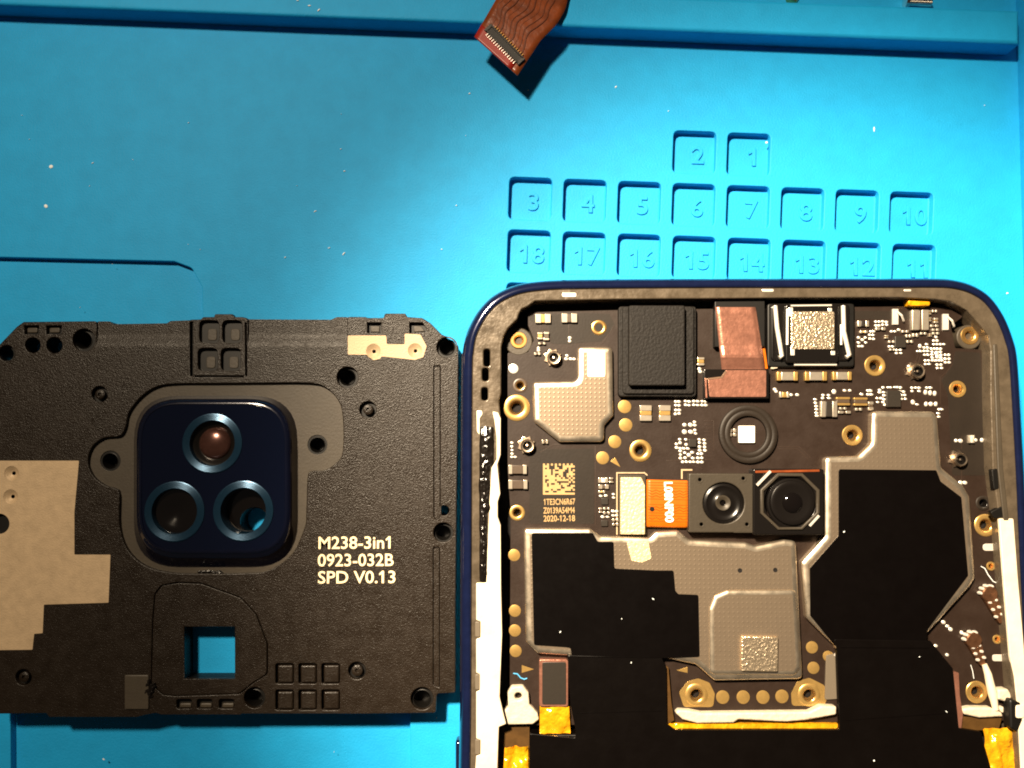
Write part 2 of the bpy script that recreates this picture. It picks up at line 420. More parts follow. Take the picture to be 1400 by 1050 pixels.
# lint and crumbs on the mat
lb = MB()
def speck(x, y, z, L, wd, ang):
    c = P(x, y, z); s = px(z); lb.dome((c.x, c.y), L * s, wd * s, z - .01, 0.16, 6, 0, ang)
for x, y, L, wd, an in ((70, 228, 3.2, 2.8, .2), (63, 282, 3.2, 2.6, -.8), (470, 347, 3, 1.1, .9), (431, 289, 2.6, .8, .5), (450, 339, 2, .8, .4), (127, 223, 2.2, .7, .6),
                        (471, 234, 2, .8, .3), (466, 204, 1.4, .8, .3), (642, 128, 1.8, 1, .6), (390, 352, 1.8, .8, .5), (604, 341, 1.6, .7, 0), (624, 281, 1.4, .9, .2),
                        (1195, 177, 1, 4, 0), (842, 119, 2, 1.2, .7), (1048, 195, 1.8, 1.8, 0), (1377, 401, 1.6, 1.2, .5), (142, 1038, 2, .9, -.6), (258, 168, 1.4, .6, .4)):
    speck(x, y, 0, L, wd, an)
for x, y, L, wd, an in ((423, 8, 2.6, 1.2, .1), (436, 14, 3, 1.2, .8), (407, 1, 2, 1, 0)): speck(x, y, RIM, L, wd, an)
for _ in range(55):
    x, y = random.uniform(-60, 1380), random.uniform(95, 1150); an = random.uniform(-1, 1.5)
    if 640 < x and y > 170: continue
    speck(x, y, 0, random.uniform(.7, 1.5), random.uniform(.35, .6), an)
lo_ = lb.build('lint', 'lint'); lo_['kind'] = 'stuff'; lo_['label'] = 'white lint specks scattered over the blue mat'; lo_['category'] = 'lint'

# two loose screws in the tray behind the ridge
def screw(x, y, ang, L, r, label, m):
    c = P(x, y, r); s = thing('screw', label, 'screw', Vector((c.x, c.y, 0)), None)
    d = Vector((math.cos(ang), math.sin(ang), 0))
    pts, rr = [], []
    n = int(L / 0.09)
    for k in range(n + 1):
        pts.append(Vector((c.x, c.y, r)) + d * (L * k / n)); rr.append(r * (.52 if k % 2 else .62) * (.6 if k == n else 1))
    MB().tube(pts, rr, 12).build('shank', m, s)
    h = Vector((c.x, c.y, r))
    MB().tube([h - d * .75, h - d * .68, h - d * .2, h + d * .02], [r * .75, r * 1.0, r * 1.05, r * .6], 16).build('head', m, s)
screw(1243, 3, -.04, 3.4, 0.95, 'small silver screw lying on its side in the tray behind the ridge', 'chrome')
screw(1084, -3, 1.1, 3.0, 0.85, 'small brass screw lying half out of sight behind the ridge', 'brass')

# ------------------------------------------------------------------ flex cable hanging over the ridge
fc = thing('flex_cable', 'loose red-brown flex cable with a black connector, hanging over the ridge of the mat', 'cable', P(740, 20, RIM))
Lp = q('K', (-430, 1260), (75, 440), (330, 0), (640, -560), (900, -1400), (1000, -2600))[1:]
Rp = q('K', (590, 905), (870, 480), (1060, 290), (1160, 120), (1190, 0), (1330, -560), (1560, -1400), (1700, -2600))
def along(pl, t):
    ds = [0]
    for i in range(1, len(pl)): ds.append(ds[-1] + math.dist(pl[i - 1], pl[i]))
    x = t * ds[-1]
    for i in range(1, len(pl)):
        if x <= ds[i] or i == len(pl) - 1:
            k = (x - ds[i - 1]) / (ds[i] - ds[i - 1]); return (pl[i - 1][0] + (pl[i][0] - pl[i - 1][0]) * k, pl[i - 1][1] + (pl[i][1] - pl[i - 1][1]) * k)
def flexz(v, u): return RIM + 0.35 + 0.9 * max(0, 1 - v / .3) ** 1.4 + 1.1 * math.sin(min(1, v * 2.2) * math.pi) * .5
def flexp(u, v, up=0.0):
    vv = v
    a = along(Lp, vv); b = along(Rp, vv)
    x, y = a[0] + (b[0] - a[0]) * u, a[1] + (b[1] - a[1]) * u
    z = flexz(v, u); p = P(x, y, z); return Vector((p.x, p.y, z + up))
def ribbon(name, m, u0, u1, v0, v1, up, th, nu, nv, parent):
    g = MB(); g.sheet(lambda u, v: flexp(u0 + (u1 - u0) * u, v0 + (v1 - v0) * v, up), nu, nv)
    o = g.build(name, m, parent, 60)
    md = o.modifiers.new('th', 'SOLIDIFY'); md.thickness = th * MM; md.offset = -1
    return o
rb = ribbon('ribbon', 'brownflex', 0, 1, 0, 1, 0, .14, 10, 90, fc)
ribbon('stiffener', 'redflex', 0.0, 0.86, 0.0, 0.052, .05, .05, 8, 8, fc)
tb = MB()
for k in range(9):
    u0 = .12 + k * .085
    pts = []
    for i in range(60):
        v = .062 + i * .006 + .004 * math.sin(k * 1.3)
        u = u0 + .04 * noise.noise(Vector((i * .11, k * .16, 0))) + .03 * math.sin(i * .28 + k * .22) * math.exp(-i * .02)
        p = flexp(min(.97, max(.03, u)), v, .0); pts.append(p)
    tb.tube(pts, .05 + .05 * (k % 3), 6)
tb.build('trace', 'trace', rb)
cA, cB = q('K', (250, 350), (625, 735))
cz = RIM + 1.28
A3, B3 = P(*cA, cz), P(*cB, cz); dx = (B3 - A3).normalized(); dy = Vector((-dx.y, dx.x, 0))
def obox(g, c, u, v, lu, lv, z0, z1, b=.03, mi=0): g.plate([[(c + u * (sx * lu) + v * (sy * lv)).to_2d() for sx, sy in ((-1, -1), (1, -1), (1, 1), (-1, 1))]], z0, z1, b, mi)
cm = (A3 + B3) / 2; hl = (B3 - A3).length / 2
g = MB(); obox(g, cm, dx, dy, hl, .62, cz - .1, cz + .3); obox(g, cm + dy * .5, dx, dy, hl, .12, cz - .1, cz + .55); obox(g, cm - dy * .5, dx, dy, hl, .12, cz - .1, cz + .55)
con = g.build('connector', 'black', fc)
for sgn in (-1, 1):
    obox_c = cm + dx * (sgn * (hl + .08)); g = MB(); obox(g, obox_c, dx, dy, .22, .66, cz - .1, cz + .45); g.build('end_cap', 'chip', con)
    for k in range(15):
        c = cm + dx * (-hl * .86 + hl * 1.72 * k / 14) + dy * (sgn * .78)
        g = MB(); obox(g, c, dx, dy, .07, .26, cz - .1, cz + .24); g.build('pin', 'tin' if sgn < 0 else 'brass', con)

# ------------------------------------------------------------------ the back cover
CZ, SK = 4.0, 3.2      # upper skin and the floor of its pockets
cov = thing('phone_back_cover', 'matte black plastic phone inner cover with triple camera window and beige antenna patches', 'phone cover', P(310, 700, 0))
co = (q('C1', (-40, 230), (85, 100), (120, 75), (495, 71), (495, 206), (968, 206), (968, 64), (1030, 62), (1040, 50), (1100, 50), (1100, 35), (1195, 35), (1200, 50)) +
      q('C2', (118, 50), (145, 56), (145, 206), (655, 206), (655, 49), (750, 50), (760, 55), (845, 55), (845, 32), (955, 32), (960, 50), (1040, 55), (1080, 80), (1140, 140), (1200, 165), (1225, 200), (1225, 260)) +
      q('C4', (972, 0), (968, 400), (968, 742), (892, 745), (888, 824), (600, 828), (90, 828)) + q('C3', (990, 832), (660, 832), (640, 825), (600, 832), (560, 842), (200, 842), (190, 826), (0, 828), (-36, 826), (-34, 300), (-30, -200)))
co = fillet(co, 3, 2)
recess = smooth([(240, 524.5), (300, 524), (360, 523.5), (420, 523.5), (444, 529), (463, 548), (469, 572), (469, 617), (460, 633), (444, 643), (428, 644), (421, 652), (419, 700), (417, 720), (400, 757), (367, 780), (335, 784), (283, 784.5), (233, 783), (197, 773), (173, 750), (163, 717), (163, 676), (157, 668), (144, 664), (128, 652), (120, 633), (125, 612), (141, 599), (163, 596), (171, 585), (176, 564), (192, 543), (213, 529)], 4)
window = fillet(rect(253, 858, 320, 927), 3, 2)
SCREWS = [(114.6, 465, 15.5), (475, 516, 14.5), (611, 475, 14), (606, 728, 13.5), (577, 955, 15.5), (348, 954, 14.5), (9, 483, 13), (-1, 716, 15)]
SMALL = [(44.5, 472, 10.5), (74, 472, 11), (607, 698, 7)]
RSCREW = [(151, 630, 14), (434, 608, 13.5)]
POSTS = [(136, 539, 11), (503, 560, 11.5), (488, 917, 12), (32, 926, 11)]
vents = [fillet(rect(x - 13.5, y - 15.5, x + 13.5, y + 15.5), 7, 3) for x, y in ((286, 453.5), (317.5, 453.5), (284, 491.5), (315.5, 491.5))]
slots = [rect(33, 445, 53, 457), rect(63, 445, 84, 457), rect(502, 441, 521, 455), [(560, 441), (577, 441), (583, 449), (583, 454), (560, 455)]]
slots += [fillet(rect(x - 11, 956, x + 10, 969), 3, 2) for x in (252, 280, 310)]
tiles = [fillet(rect(x - 12.5, y - 14, x + 12.5, y + 14), 3, 2) for y in (921, 957) for x in (389, 420.5, 452)]
groove = fillet([(593, 500), (602, 500), (602, 706), (597, 712), (593, 706)], 2, 2)
groove2 = fillet([(592, 748), (601, 748), (601, 941), (592, 936)], 2, 2)
vgr = rect(259.5, 440, 263.5, 514)
vgr2 = rect(335, 441, 337.5, 514)
hgr = rect(266, 513.5, 333, 515.5)
panel = fillet([(206, 935), (208, 850), (211, 812), (220, 800), (242, 796), (275, 797), (330, 817), (351, 840), (366, 880), (366, 922), (345, 935), (328, 949), (240, 952), (222, 950)], 8, 3)
pocket = fillet(rect(170, 923, 203, 970), 2, 2)
dimples = [(*p, 10.2) for p in q('C2', (790, 225), (1003, 222))] + [(*p, 10.2) for p in q('C1', (60, 852), (55, 972))]
hole_loops = [circ(x, y, r) for x, y, r in SCREWS[:-2] + SMALL + POSTS + dimples]
hole_loops += [recess, panel] + vents + slots + tiles + [groove, groove2, vgr, vgr2, hgr]
edge_hole = circ(9, 483, 11)
shell = MB().plate([W(co, CZ)] + [W(h, CZ) for h in hole_loops + [edge_hole, circ(-1, 716, 14)]], SK - .05, CZ, 0.10).build('shell', 'plastic', cov)
# backing under the skin: closes the blind pockets, lets the screw holes and the window through
lens_r = q('ZE', (640, 697))[0]
through = [circ(x, y, r * .78) for x, y, r in SCREWS[:-2] + RSCREW] + [circ(x, y, r * 1.02) for x, y, r in SMALL] + [circ(9.5, 484, 9), rect(252, 857, 321, 928), circ(lens_r[0] + 14, lens_r[1] + 14, 19)]
MB().plate([inset(clean([Vector(p) for p in reversed(W(co, CZ))]), .12)] + [W(h, SK) for h in through], 0.0, SK, 0.05).build('backing', 'black', cov)
rp = MB().plate([W(recess, SK + .12)] + [W(circ(x, y, r), SK + .12) for x, y, r in RSCREW] + [W(circ(lens_r[0] + 14, lens_r[1] + 14, 20), SK + .12)], SK - .3, SK + .14, 0.03).build('camera_recess', 'plastic_smooth', cov)
for x, y, r in RSCREW + SCREWS[:6]:                 # bright turned lip low in each screw hole
    c = P(x, y, SK); s = px(SK); MB().lathe((c.x, c.y), [(r * .80 * s, SK + .02), (r * .74 * s, SK + .06), (r * .66 * s, SK - .5), (r * .60 * s, SK - 2.6)], 24).build('screw_hole', 'black', cov)
for x, y, r in POSTS:
    c = P(x, y, CZ); s = px(CZ)
    MB().lathe((c.x, c.y), [(r * .62 * s, SK), (r * .6 * s, CZ - .12), (r * .45 * s, CZ - .03), (r * .22 * s, CZ - .03), (r * .16 * s, CZ - .35), (0, CZ - .35)], 20).build('post', 'plastic', cov)
for x, y, r in dimples:
    c = P(x, y, CZ); s = px(CZ)
    MB().lathe((c.x, c.y), [(r * 1.02 * s, CZ + .02), (r * .95 * s, CZ - .02), (r * .45 * s, CZ - .5), (r * .26 * s, CZ - .55), (r * .24 * s, CZ - .8), (0, CZ - .8)], 24, mis=[0, 0, 0, 1, 1]).build('dimple', ['antenna', 'black'], cov)
for l in vents:
    cx, cy = sum(p[0] for p in l) / len(l), sum(p[1] for p in l) / len(l)
    slab('vent_pad', fillet(rect(cx - 2, cy - 4, cx + 10.5, cy + 12), 4, 3), SK - .1, SK + .1, 'plastic_smooth', cov, .08)
for l in tiles:
    cx, cy = sum(p[0] for p in l) / len(l), sum(p[1] for p in l) / len(l)
    slab('tile', fillet(rect(cx - 9.5, cy - 11.5, cx + 11.5, cy + 12.5), 2, 2), SK - .1, CZ - .22, 'plastic', cov, .22, segs=3)
for l in slots[-3:]:
    cx, cy = sum(p[0] for p in l) / len(l), sum(p[1] for p in l) / len(l)
    slab('slot_bar', fillet(rect(cx - 6, cy - 1, cx + 10, cy + 5), 2, 2), SK - .1, SK + .35, 'plastic_smooth', cov, .15)
for l in slots[:2]:
    cx, cy = sum(p[0] for p in l) / len(l), sum(p[1] for p in l) / len(l)
    slab('slot_bar', fillet(rect(cx - 6, cy - 3, cx + 8, cy + 4), 2, 2), SK - .1, SK + .25, 'plastic_smooth', cov, .12)
slab('slot_bar', rect(507, 446, 519, 454), SK - .1, SK + .2, 'plastic_smooth', cov, .1)
slab('slot_bar', [(566, 446), (576, 446), (581, 453), (566, 454)], SK - .1, SK + .2, 'plastic_smooth', cov, .1)
for l in (groove, groove2): slab('groove_floor', [(x + (.6 if x < 597 else -.6), y) for x, y in l], SK - .1, CZ - .28, 'plastic', cov, .05)
# the rounded fold along the top edge
def fold(top):
    """the sloping shoulder along the top edge: low outer lip, then a slope up to the main face"""
    x0, x1 = top[0][0], top[-1][0]
    def ytop(x):
        for a, b in zip(top[:-1], top[1:]):
            if a[0] <= x <= b[0]: return a[1] + (b[1] - a[1]) * (x - a[0]) / (b[0] - a[0])
        return top[-1][1]
    def f(u, v):
        x = x0 + (x1 - x0) * u; yt = ytop(x); y = yt + (476 - yt) * v
        t = min(1, max(0, (y - 456) / 18)); z = CZ - .42 + .03 * v + .39 * (t * t * (3 - 2 * t)); p = P(x, y, CZ); return (p.x, p.y, z)
    slab('fold_core', list(top) + [(x1, 475.5), (x0, 475.5)], 0.0, CZ - .44, 'plastic', cov, .03, zp=CZ)
    g = MB(); g.sheet(lambda u, v: f(u, 1 - v), 60, 20); g.build('fold', 'plastic', cov, 60)
fold([(132, 438.8), (148, 438.8), (148.5, 439), (152, 442.6), (226.5, 441.4), (231.5, 438.2), (258, 437.2)])
fold([(338.7, 435.6), (340, 436), (452, 436.5), (460, 432.8), (474.6, 433)])
# raised panel round the square window, with the small bracket at its corner
slab('window_panel', [(275 + (x - 275) * .985, 880 + (y - 880) * .985) for x, y in panel], SK - .1, CZ - .2, 'plastic', cov, .1, holes=[rect(252, 857, 321, 928)])
slab('bracket', pocket, CZ - .05, CZ + .28, 'plastic_smooth', cov, .12)
g = MB()
for k in range(26):
    x, y = random.gauss(205, 3.2), random.gauss(944, 9); c = P(x, y, CZ); g.dome((c.x, c.y), random.uniform(.2, .5), random.uniform(.2, .4), CZ - .05, random.uniform(.2, .5), 7, 0, random.random())
g.build('glue_residue', 'glue', cov)
g = MB()
for k in range(14):
    x, y = 287 + random.uniform(-16, 16), 781 + random.uniform(-1.5, 1.5); c = P(x, y, SK); g.dome((c.x, c.y), random.uniform(.25, .6), random.uniform(.12, .25), SK, random.uniform(.4, .7), 7)
g.build('glue_residue', 'glue', cov)
# antenna patches
ant1 = q('C2', (658, 145), (855, 145), (858, 190), (950, 190), (950, 135), (1030, 140), (1062, 200), (1045, 255), (1003, 270), (830, 252), (825, 264), (790, 272), (755, 244), (658, 243))
ant2 = q('C1', (-140, 787), (405, 787)) + q('C3', (305, 0), (305, 175), (453, 175), (445, 372), (180, 380), (175, 497), (140, 500), (133, 565), (-36, 567))
slab('antenna_patch', fillet(ant1, 1.5, 2), CZ - .02, CZ + .03, 'antenna', cov, .012, holes=[circ(x, y, 10) for x, y, r in dimples[:2]])
slab('antenna_patch', fillet(ant2, 1.2, 2), CZ - .02, CZ + .03, 'antenna', cov, .012, holes=[circ(x, y, 10) for x, y, r in dimples[2:]] + [circ(-1, 716, 14)])
for s_, yy in (('M238-3in1', 742.0), ('0923-032B', 765.8), ('SPD V0.13', 789.2)):
    n = {'M238-3in1': 97, '0923-032B': 102, 'SPD V0.13': 104}[s_]
    o = text('lettering', s_, 434, yy + 8.3, CZ + .012, 16.6, 'print', cov, -0.4, ext=.012, bold=.03, align='LEFT')
    xs = [v.co.x for v in o.data.vertices]; x0 = min(xs); k = n * px(CZ) * MM / (max(xs) - x0)
    for v in o.data.vertices: v.co.x = x0 + (v.co.x - x0) * k
# camera window island
IT = 5.9
def loop3(pix, z): return [(*p.to_2d(), z) for p in (P(x, y, z) for x, y in pix)]
def isl(x0, y0, x1, y1, r): return fillet([(x0, y1), (x1, y1), (x1, y0), (x0, y0)], r, 8)
lens_c = q('ZE', (467, 335), (266, 698), (632, 695))
b0, b1 = isl(183, 541, 407, 776, 62), isl(187.5, 547, 395, 758, 58)
B0, B1 = [Vector(p[:2]) for p in loop3(b0, SK + .1)], [Vector(p[:2]) for p in loop3(b1, IT)]
g = MB()
lay = [[(*p, SK + .1) for p in B0], [(*(p * .35 + q_ * .65), IT - 1.1) for p, q_ in zip(B0, B1)], [(*(p * .16 + q_ * .84), IT - .45) for p, q_ in zip(B0, B1)],
       [(*p, IT - .36) for p in B1], [(*p, IT - .18) for p in inset(B1, .09)], [(*p, IT - .07) for p in inset(B1, .24)], [(*p, IT - .015) for p in inset(B1, .42)], [(*p, IT) for p in inset(B1, .55)], [(*p, IT - .16) for p in inset(B1, .66)], [(*p, IT - .18) for p in inset(B1, .9)]]
g.loft(lay, 0, cap=False)
island = g.build('camera_window', 'windowrim', cov, 50)
rin = 30.5 * px(IT)
MB().plate([inset(B1, .62)] + [[(c[0] + rin * math.cos(t * math.pi / 16), c[1] + rin * math.sin(t * math.pi / 16)) for t in range(32)] for c in (P(x, y, IT) for x, y in lens_c)], SK + .15, IT - .10, 0.03).build('glass_plate', 'navyglass', island)
for k, (x, y) in enumerate(lens_c):
    c = P(x, y, IT); s = px(IT); z = IT - .08
    prof = [(41 * s, z - .1), (40.6 * s, z + .10)]
    for i in range(5):
        r = 39.9 - i * 1.78; prof += [(r * s, z + .12), ((r - .89) * s, z + .142)]
    prof += [(30.9 * s, z + .12), (30.2 * s, z - .15), (29.6 * s, z - .6)]
    MB().lathe(c, prof + [(29.4 * s, z - 2.2)], 40).build('lens_ring', 'ring', island, 9).data.polygons[-1].use_smooth = True
    me = [o for o in island.children if o.name.startswith('lens_ring')][-1].data     # open tube: drop the closing face
    bm = bmesh.new(); bm.from_mesh(me); bm.faces.ensure_lookup_table(); big_f = max(bm.faces, key=lambda f: len(f.verts)); bm.faces.remove(big_f); bm.to_mesh(me); bm.free()
    if k == 0:
        prof = [(29.5 * s, z - .7), (25 * s, z - .9), (23 * s, z - 1.1)]
        MB().lathe(c, prof + [(21.5 * s, z - 1.15)], 32).build('lens_barrel', 'camdark', island)
        MB().lathe(c, [(22 * s * math.cos(a), z - 1.2 + 9 * s * math.sin(a)) for a in [i * math.pi / 20 for i in range(10)]] + [(0, z - 1.2 + 9 * s)], 32).build('lens', 'lensbrown', island)
    elif k == 2:
        hc = P(lens_r[0] + 14, lens_r[1] + 14, SK + .2); hr = 19.5 * px(SK)
        MB().plate([[(c[0] + 3.0 * math.cos(t * math.pi / 16), c[1] + 3.0 * math.sin(t * math.pi / 16)) for t in range(32)], [(hc[0] + hr * math.cos(t * math.pi / 12), hc[1] + hr * math.sin(t * math.pi / 12)) for t in range(24)]], SK + .1, SK + .3, .02).build('lens_base', 'lensglass', island)
    elif k == 1:
        MB().lathe(c, [(29.5 * s, z - .9), (20 * s, z - 1.0), (12 * s, z - 1.4), (0, z - 1.5)], 32).build('lens', 'lensglass', island)

# ------------------------------------------------------------------ the opened phone
PZ, BZ = 8.0, 5.6        # rim height, board height
ph = thing('opened_phone', 'opened phone with its back removed, circuit board and cameras exposed, navy edge', 'phone', P(1020, 700, 0))
O = smooth(q('R1', (58, 700), (66, 600), (82, 500), (120, 400), (190, 285), (300, 180), (470, 105), (700, 74), (1000, 66), (1400, 62)) + [(1000, 381), (1200, 381)] + q('R3', (900, 42), (1010, 50), (1110, 80), (1200, 140), (1275, 245), (1325, 370), (1348, 480)) +
           [(1391, 560), (1396, 650), (1401, 760), (1418, 1100), (1440, 1560), (1453, 1850), (1450, 1920), (1430, 1965), (1380, 1990), (1000, 1994), (680, 1990), (634, 1970), (612, 1930), (606, 1860), (615, 1500), (627, 1050), (629, 800), (630, 600)], 4)
OL = clean(W(O, 6.0))
if area(OL) < 0: OL.reverse()
fr = MB().loft([[(*p, zz) for p in inset(OL, d)] for d, zz in ((1.0, .6), (.35, 1.6), (0, 3.0), (0, 5.6), (.10, 6.6), (.32, 7.3), (.62, 7.75), (.95, 7.95), (1.25, PZ), (1.5, 7.96), (1.62, 7.8), (1.65, 5.0))], cap=False).build('frame', 'navy', ph, 60)
MB().plate([inset(OL, 1.05)], 0.0, .62, .1).build('display', 'navyglass', ph)
MB().plate([inset(OL, 1.2)], .7, 3.4, 0).build('chassis', 'cavity', ph)
slab('side_button', fillet(rect(622.5, 1013, 634, 1105), 4, 3), 3.0, 5.0, 'navy', ph, .5, segs=4)
C = (q('R1', (600, 222), (545, 262), (500, 282), (480, 320), (470, 355), (400, 425), (370, 480), (352, 560), (350, 900), (335, 960)) + q('R4', (345, 150), (345, 440), (332, 510), (345, 730), (328, 800), (328, 900), (350, 960)) +
     q('R7', (192, 60), (196, 300), (200, 500), (188, 760), (186, 880)) + [(681, 1050), (660, 1900), (1420, 1900), (1394, 1050), (1381, 900), (1366, 712), (1357, 640), (1354, 540), (1354, 480), (1351, 458), (1338, 442), (1322, 424), (1300, 412), (1279, 409), (1230, 406.5), (1080, 407), (980, 408), (840, 409)])
C = fillet(C, 4, 2)
slot_h = [fillet(rect(x - 4.5, y - h, x + 4.5, y + h), 4, 3) for x, y, h in ((665.5, 489, 12), (663.5, 512, 9), (662.5, 538.5, 9))]
rim = MB().plate([inset(OL, 1.66)] + [W(C, 7.7)] + [W(l, 7.7) for l in slot_h], 4.2, 7.72, .16, segs=3).build('inner_rim', 'ledge', ph)
for l in ([(768.5, 400), (788, 400), (788, 406), (768.5, 406)], [(1042, 395), (1058, 395), (1058, 399), (1042, 399)], [(1236, 395.5), (1246, 395.5), (1246, 398.5), (1236, 398.5)]):
    slab('contact_pad', fillet(l, 2, 2), 7.6, 7.80, 'tin', rim, .05)
# ridge and groove on the far rim
rail_g = fillet([(1358, 470), (1364, 470), (1372, 640), (1380, 712), (1372, 712), (1364, 640)], 2, 2)
slab('rim_ridge', rail_g, 7.6, 7.95, 'plastic_smooth', rim, .15)
slab('rim_step', fillet([(1354, 700), (1374, 690), (1378, 706), (1360, 709)], 2, 2), 7.0, 7.85, 'black', rim, .1)
slab('rim_step', fillet([(1356, 642), (1364, 640), (1366, 668), (1359, 670)], 2, 2), 7.0, 7.85, 'black', rim, .1)
# bare metal rails, their shine painted as a pale base colour
rl = fillet([(673, 562), (681, 564), (684.6, 572), (684.4, 622), (680, 635), (684, 675), (680.5, 686), (680.5, 707), (684.5, 718), (685, 800), (686.5, 867), (683, 953), (688, 975), (692, 990), (682, 994), (680, 1050), (660, 1890), (632, 1890),
             (650, 1050), (651, 1034), (657, 1032), (657, 1012), (651, 1010), (651, 946), (656, 944), (656, 922), (651, 920), (651, 874), (657, 872), (657, 850), (651, 848), (651, 797), (665, 797), (667, 740), (669, 690), (672, 640), (679, 628), (679, 600), (676, 575)], 1.6, 2)
slab('side_rail', rl, 7.5, 7.9, 'rail', ph, .12, segs=3)
slab('side_rail', fillet([(651.5, 561), (659, 561), (660, 566), (656, 572), (656, 596), (652, 590)], 2, 2), 7.5, 7.84, 'rail', ph, .1)
rr_ = fillet([(1366, 709), (1386, 709), (1392, 790), (1399, 870), (1404, 930), (1420, 1100), (1450, 1890), (1425, 1890), (1396, 1050), (1391, 965), (1387, 925), (1381, 898), (1373, 800)], 2, 2)
slab('side_rail', rr_, 7.5, 7.9, 'rail', ph, .12, segs=3)
for y in (861, 933, 1022): slab('rail_tab', fillet(rect(649.5, y - 11, 656.5, y + 10), 2, 2), 7.5, 7.86, 'grey', ph, .08)
slab('rim_block', fillet([(1380, 955), (1396, 960), (1399, 985), (1392, 1002), (1381, 996)], 4, 3), 6.5, 8.0, 'black', ph, .3, segs=3)
slab('rail_tab', fillet(rect(1389, 964, 1401, 982), 3, 2), 7.8, 8.1, 'rail', ph, .1)
# smeared black adhesive along the near rim
def glue(u, v):
    y = 582 + (797 - 582) * v; xl = 655 + 2 * noise.noise(Vector((0, v * 9, 3))); xr = (676 if v < .25 else 671) + 2.5 * noise.noise(Vector((5, v * 14, 3)))
    if v > .55: xr = 667 + 1.5 * noise.noise(Vector((5, v * 14, 3)))
    x = xl + (xr - xl) * u; e = (math.sin(math.pi * u) ** .5) * min(1, 14 * v, 14 * (1 - v))
    h = e * (.22 + .42 * abs(noise.noise(Vector((u * 3, v * 24, 0)))) + .35 * max(0, noise.noise(Vector((u * 7, v * 70, 9)))))
    p = P(x, y, 7.8); return (p.x, p.y, 7.70 + h)
g = MB(); g.sheet(lambda u, v: glue(u, 1 - v), 12, 110); g.build('adhesive', 'glue', ph, 80)

# ---- circuit board
HOLES = [(709, 465, 11.5, 'brass'), (819, 448, 10.5, 'brass'), (706.5, 557.5, 18, 'gold'), (875.5, 616, 15, 'gold'), (1196, 500, 14.3, 'gold'), (1165, 595, 14, 'gold'), (1325.5, 459, 12.5, 'brass'), (1309, 532, 11.5, 'gold'),
         (1347, 718, 15, 'gold'), (707, 701, 10.5, 'gold'), (952, 950, 15, 'gold'), (1106, 950, 15, 'gold'), (1335, 946, 14.5, 'gold'), (1344, 688, 10, 'pcbgreen'), (1354.5, 774, 6, 'gold'), (1363, 874, 6, 'gold'), (711, 527, 10, 'ceramic')]
board = fillet([(722, 427), (838, 424), (1290, 418), (1318, 432), (1300, 445), (1306, 476), (1342, 478), (1346, 540), (1352, 640), (1361, 700), (1376, 900), (1390, 985), (692, 992), (690, 975), (697, 940), (698, 700), (694, 640), (694, 482), (722, 482), (730, 465), (722, 445)], 3, 3)
extra = [(696, 452), (722, 452)]
bh = [(x, y, r) for x, y, r, _ in HOLES if not (x < 715 and y < 470) and not (x > 1320 and y < 470)]
bd = MB().plate([W(board, BZ)] + [W(circ(x, y, r * .62, 20), BZ) for x, y, r in bh], 4.4, BZ, .04).build('circuit_board', 'pcb', ph)
for c_, r_ in (((709, 467), 19), ((1325, 461), 17)):
    c = P(*c_, BZ); s = px(BZ); MB().lathe(c, [(r_ * s, 3.4), (r_ * s, BZ - .05), ((r_ - 1.2) * s, BZ + .06), (r_ * .55 * s, BZ + .06), (r_ * .5 * s, BZ - .5), (0, BZ - .5)], 28).build('screw_boss', 'plastic_smooth', ph)
for x, y, r, m in HOLES:
    c = P(x, y, BZ); s = px(BZ); R = r * s
    up = .14 if r > 11 and m != 'ceramic' else .09
    MB().lathe(c, [(R, BZ - .1), (R, BZ + up * .5), (R * .94, BZ + up), (R * .62, BZ + up), (R * .52, BZ + up * .3), (R * .36, BZ - .75), (R * .34, BZ - 1.1), (0, BZ - 1.1)], 28, mis=[0, 0, 0, 1, 1, 2, 2]).build('screw_hole', [m, 'brass' if m != 'pcbgreen' else 'camdark', 'cavity'], bd)
# flat zones of another mask colour
for l, m in ((q('RA', (100, 165), (620, 165), (620, 240), (100, 240)), 'pcbgreen'), ([(1296, 540), (1287, 520), (1302, 500), (1306, 480), (1340, 482), (1346, 560), (1350, 650), (1302, 650)], 'pcbgreen'),
             (q('R1', (560, 330), (990, 312), (1150, 320), (1190, 400), (1090, 520), (830, 540), (720, 540), (700, 400), (560, 370)), 'pcbgreen'), (q('R4', (560, 400), (1035, 395), (1035, 950), (560, 950)), 'pcbgreen')):
    hl_ = [circ(x, y, r * 1.06) for x, y, r in bh if any(True for _ in [0]) and min(p[0] for p in l) < x - r - 2 and max(p[0] for p in l) > x + r + 2 and min(p[1] for p in l) < y - r - 2 and max(p[1] for p in l) > y + r + 2 and m == 'pcbgreen' and (x, y) in ((1309, 532),)]
    slab('mask_zone', fillet(l, 3, 2), BZ - .01, BZ + .018, m, bd, .006, holes=hl_)
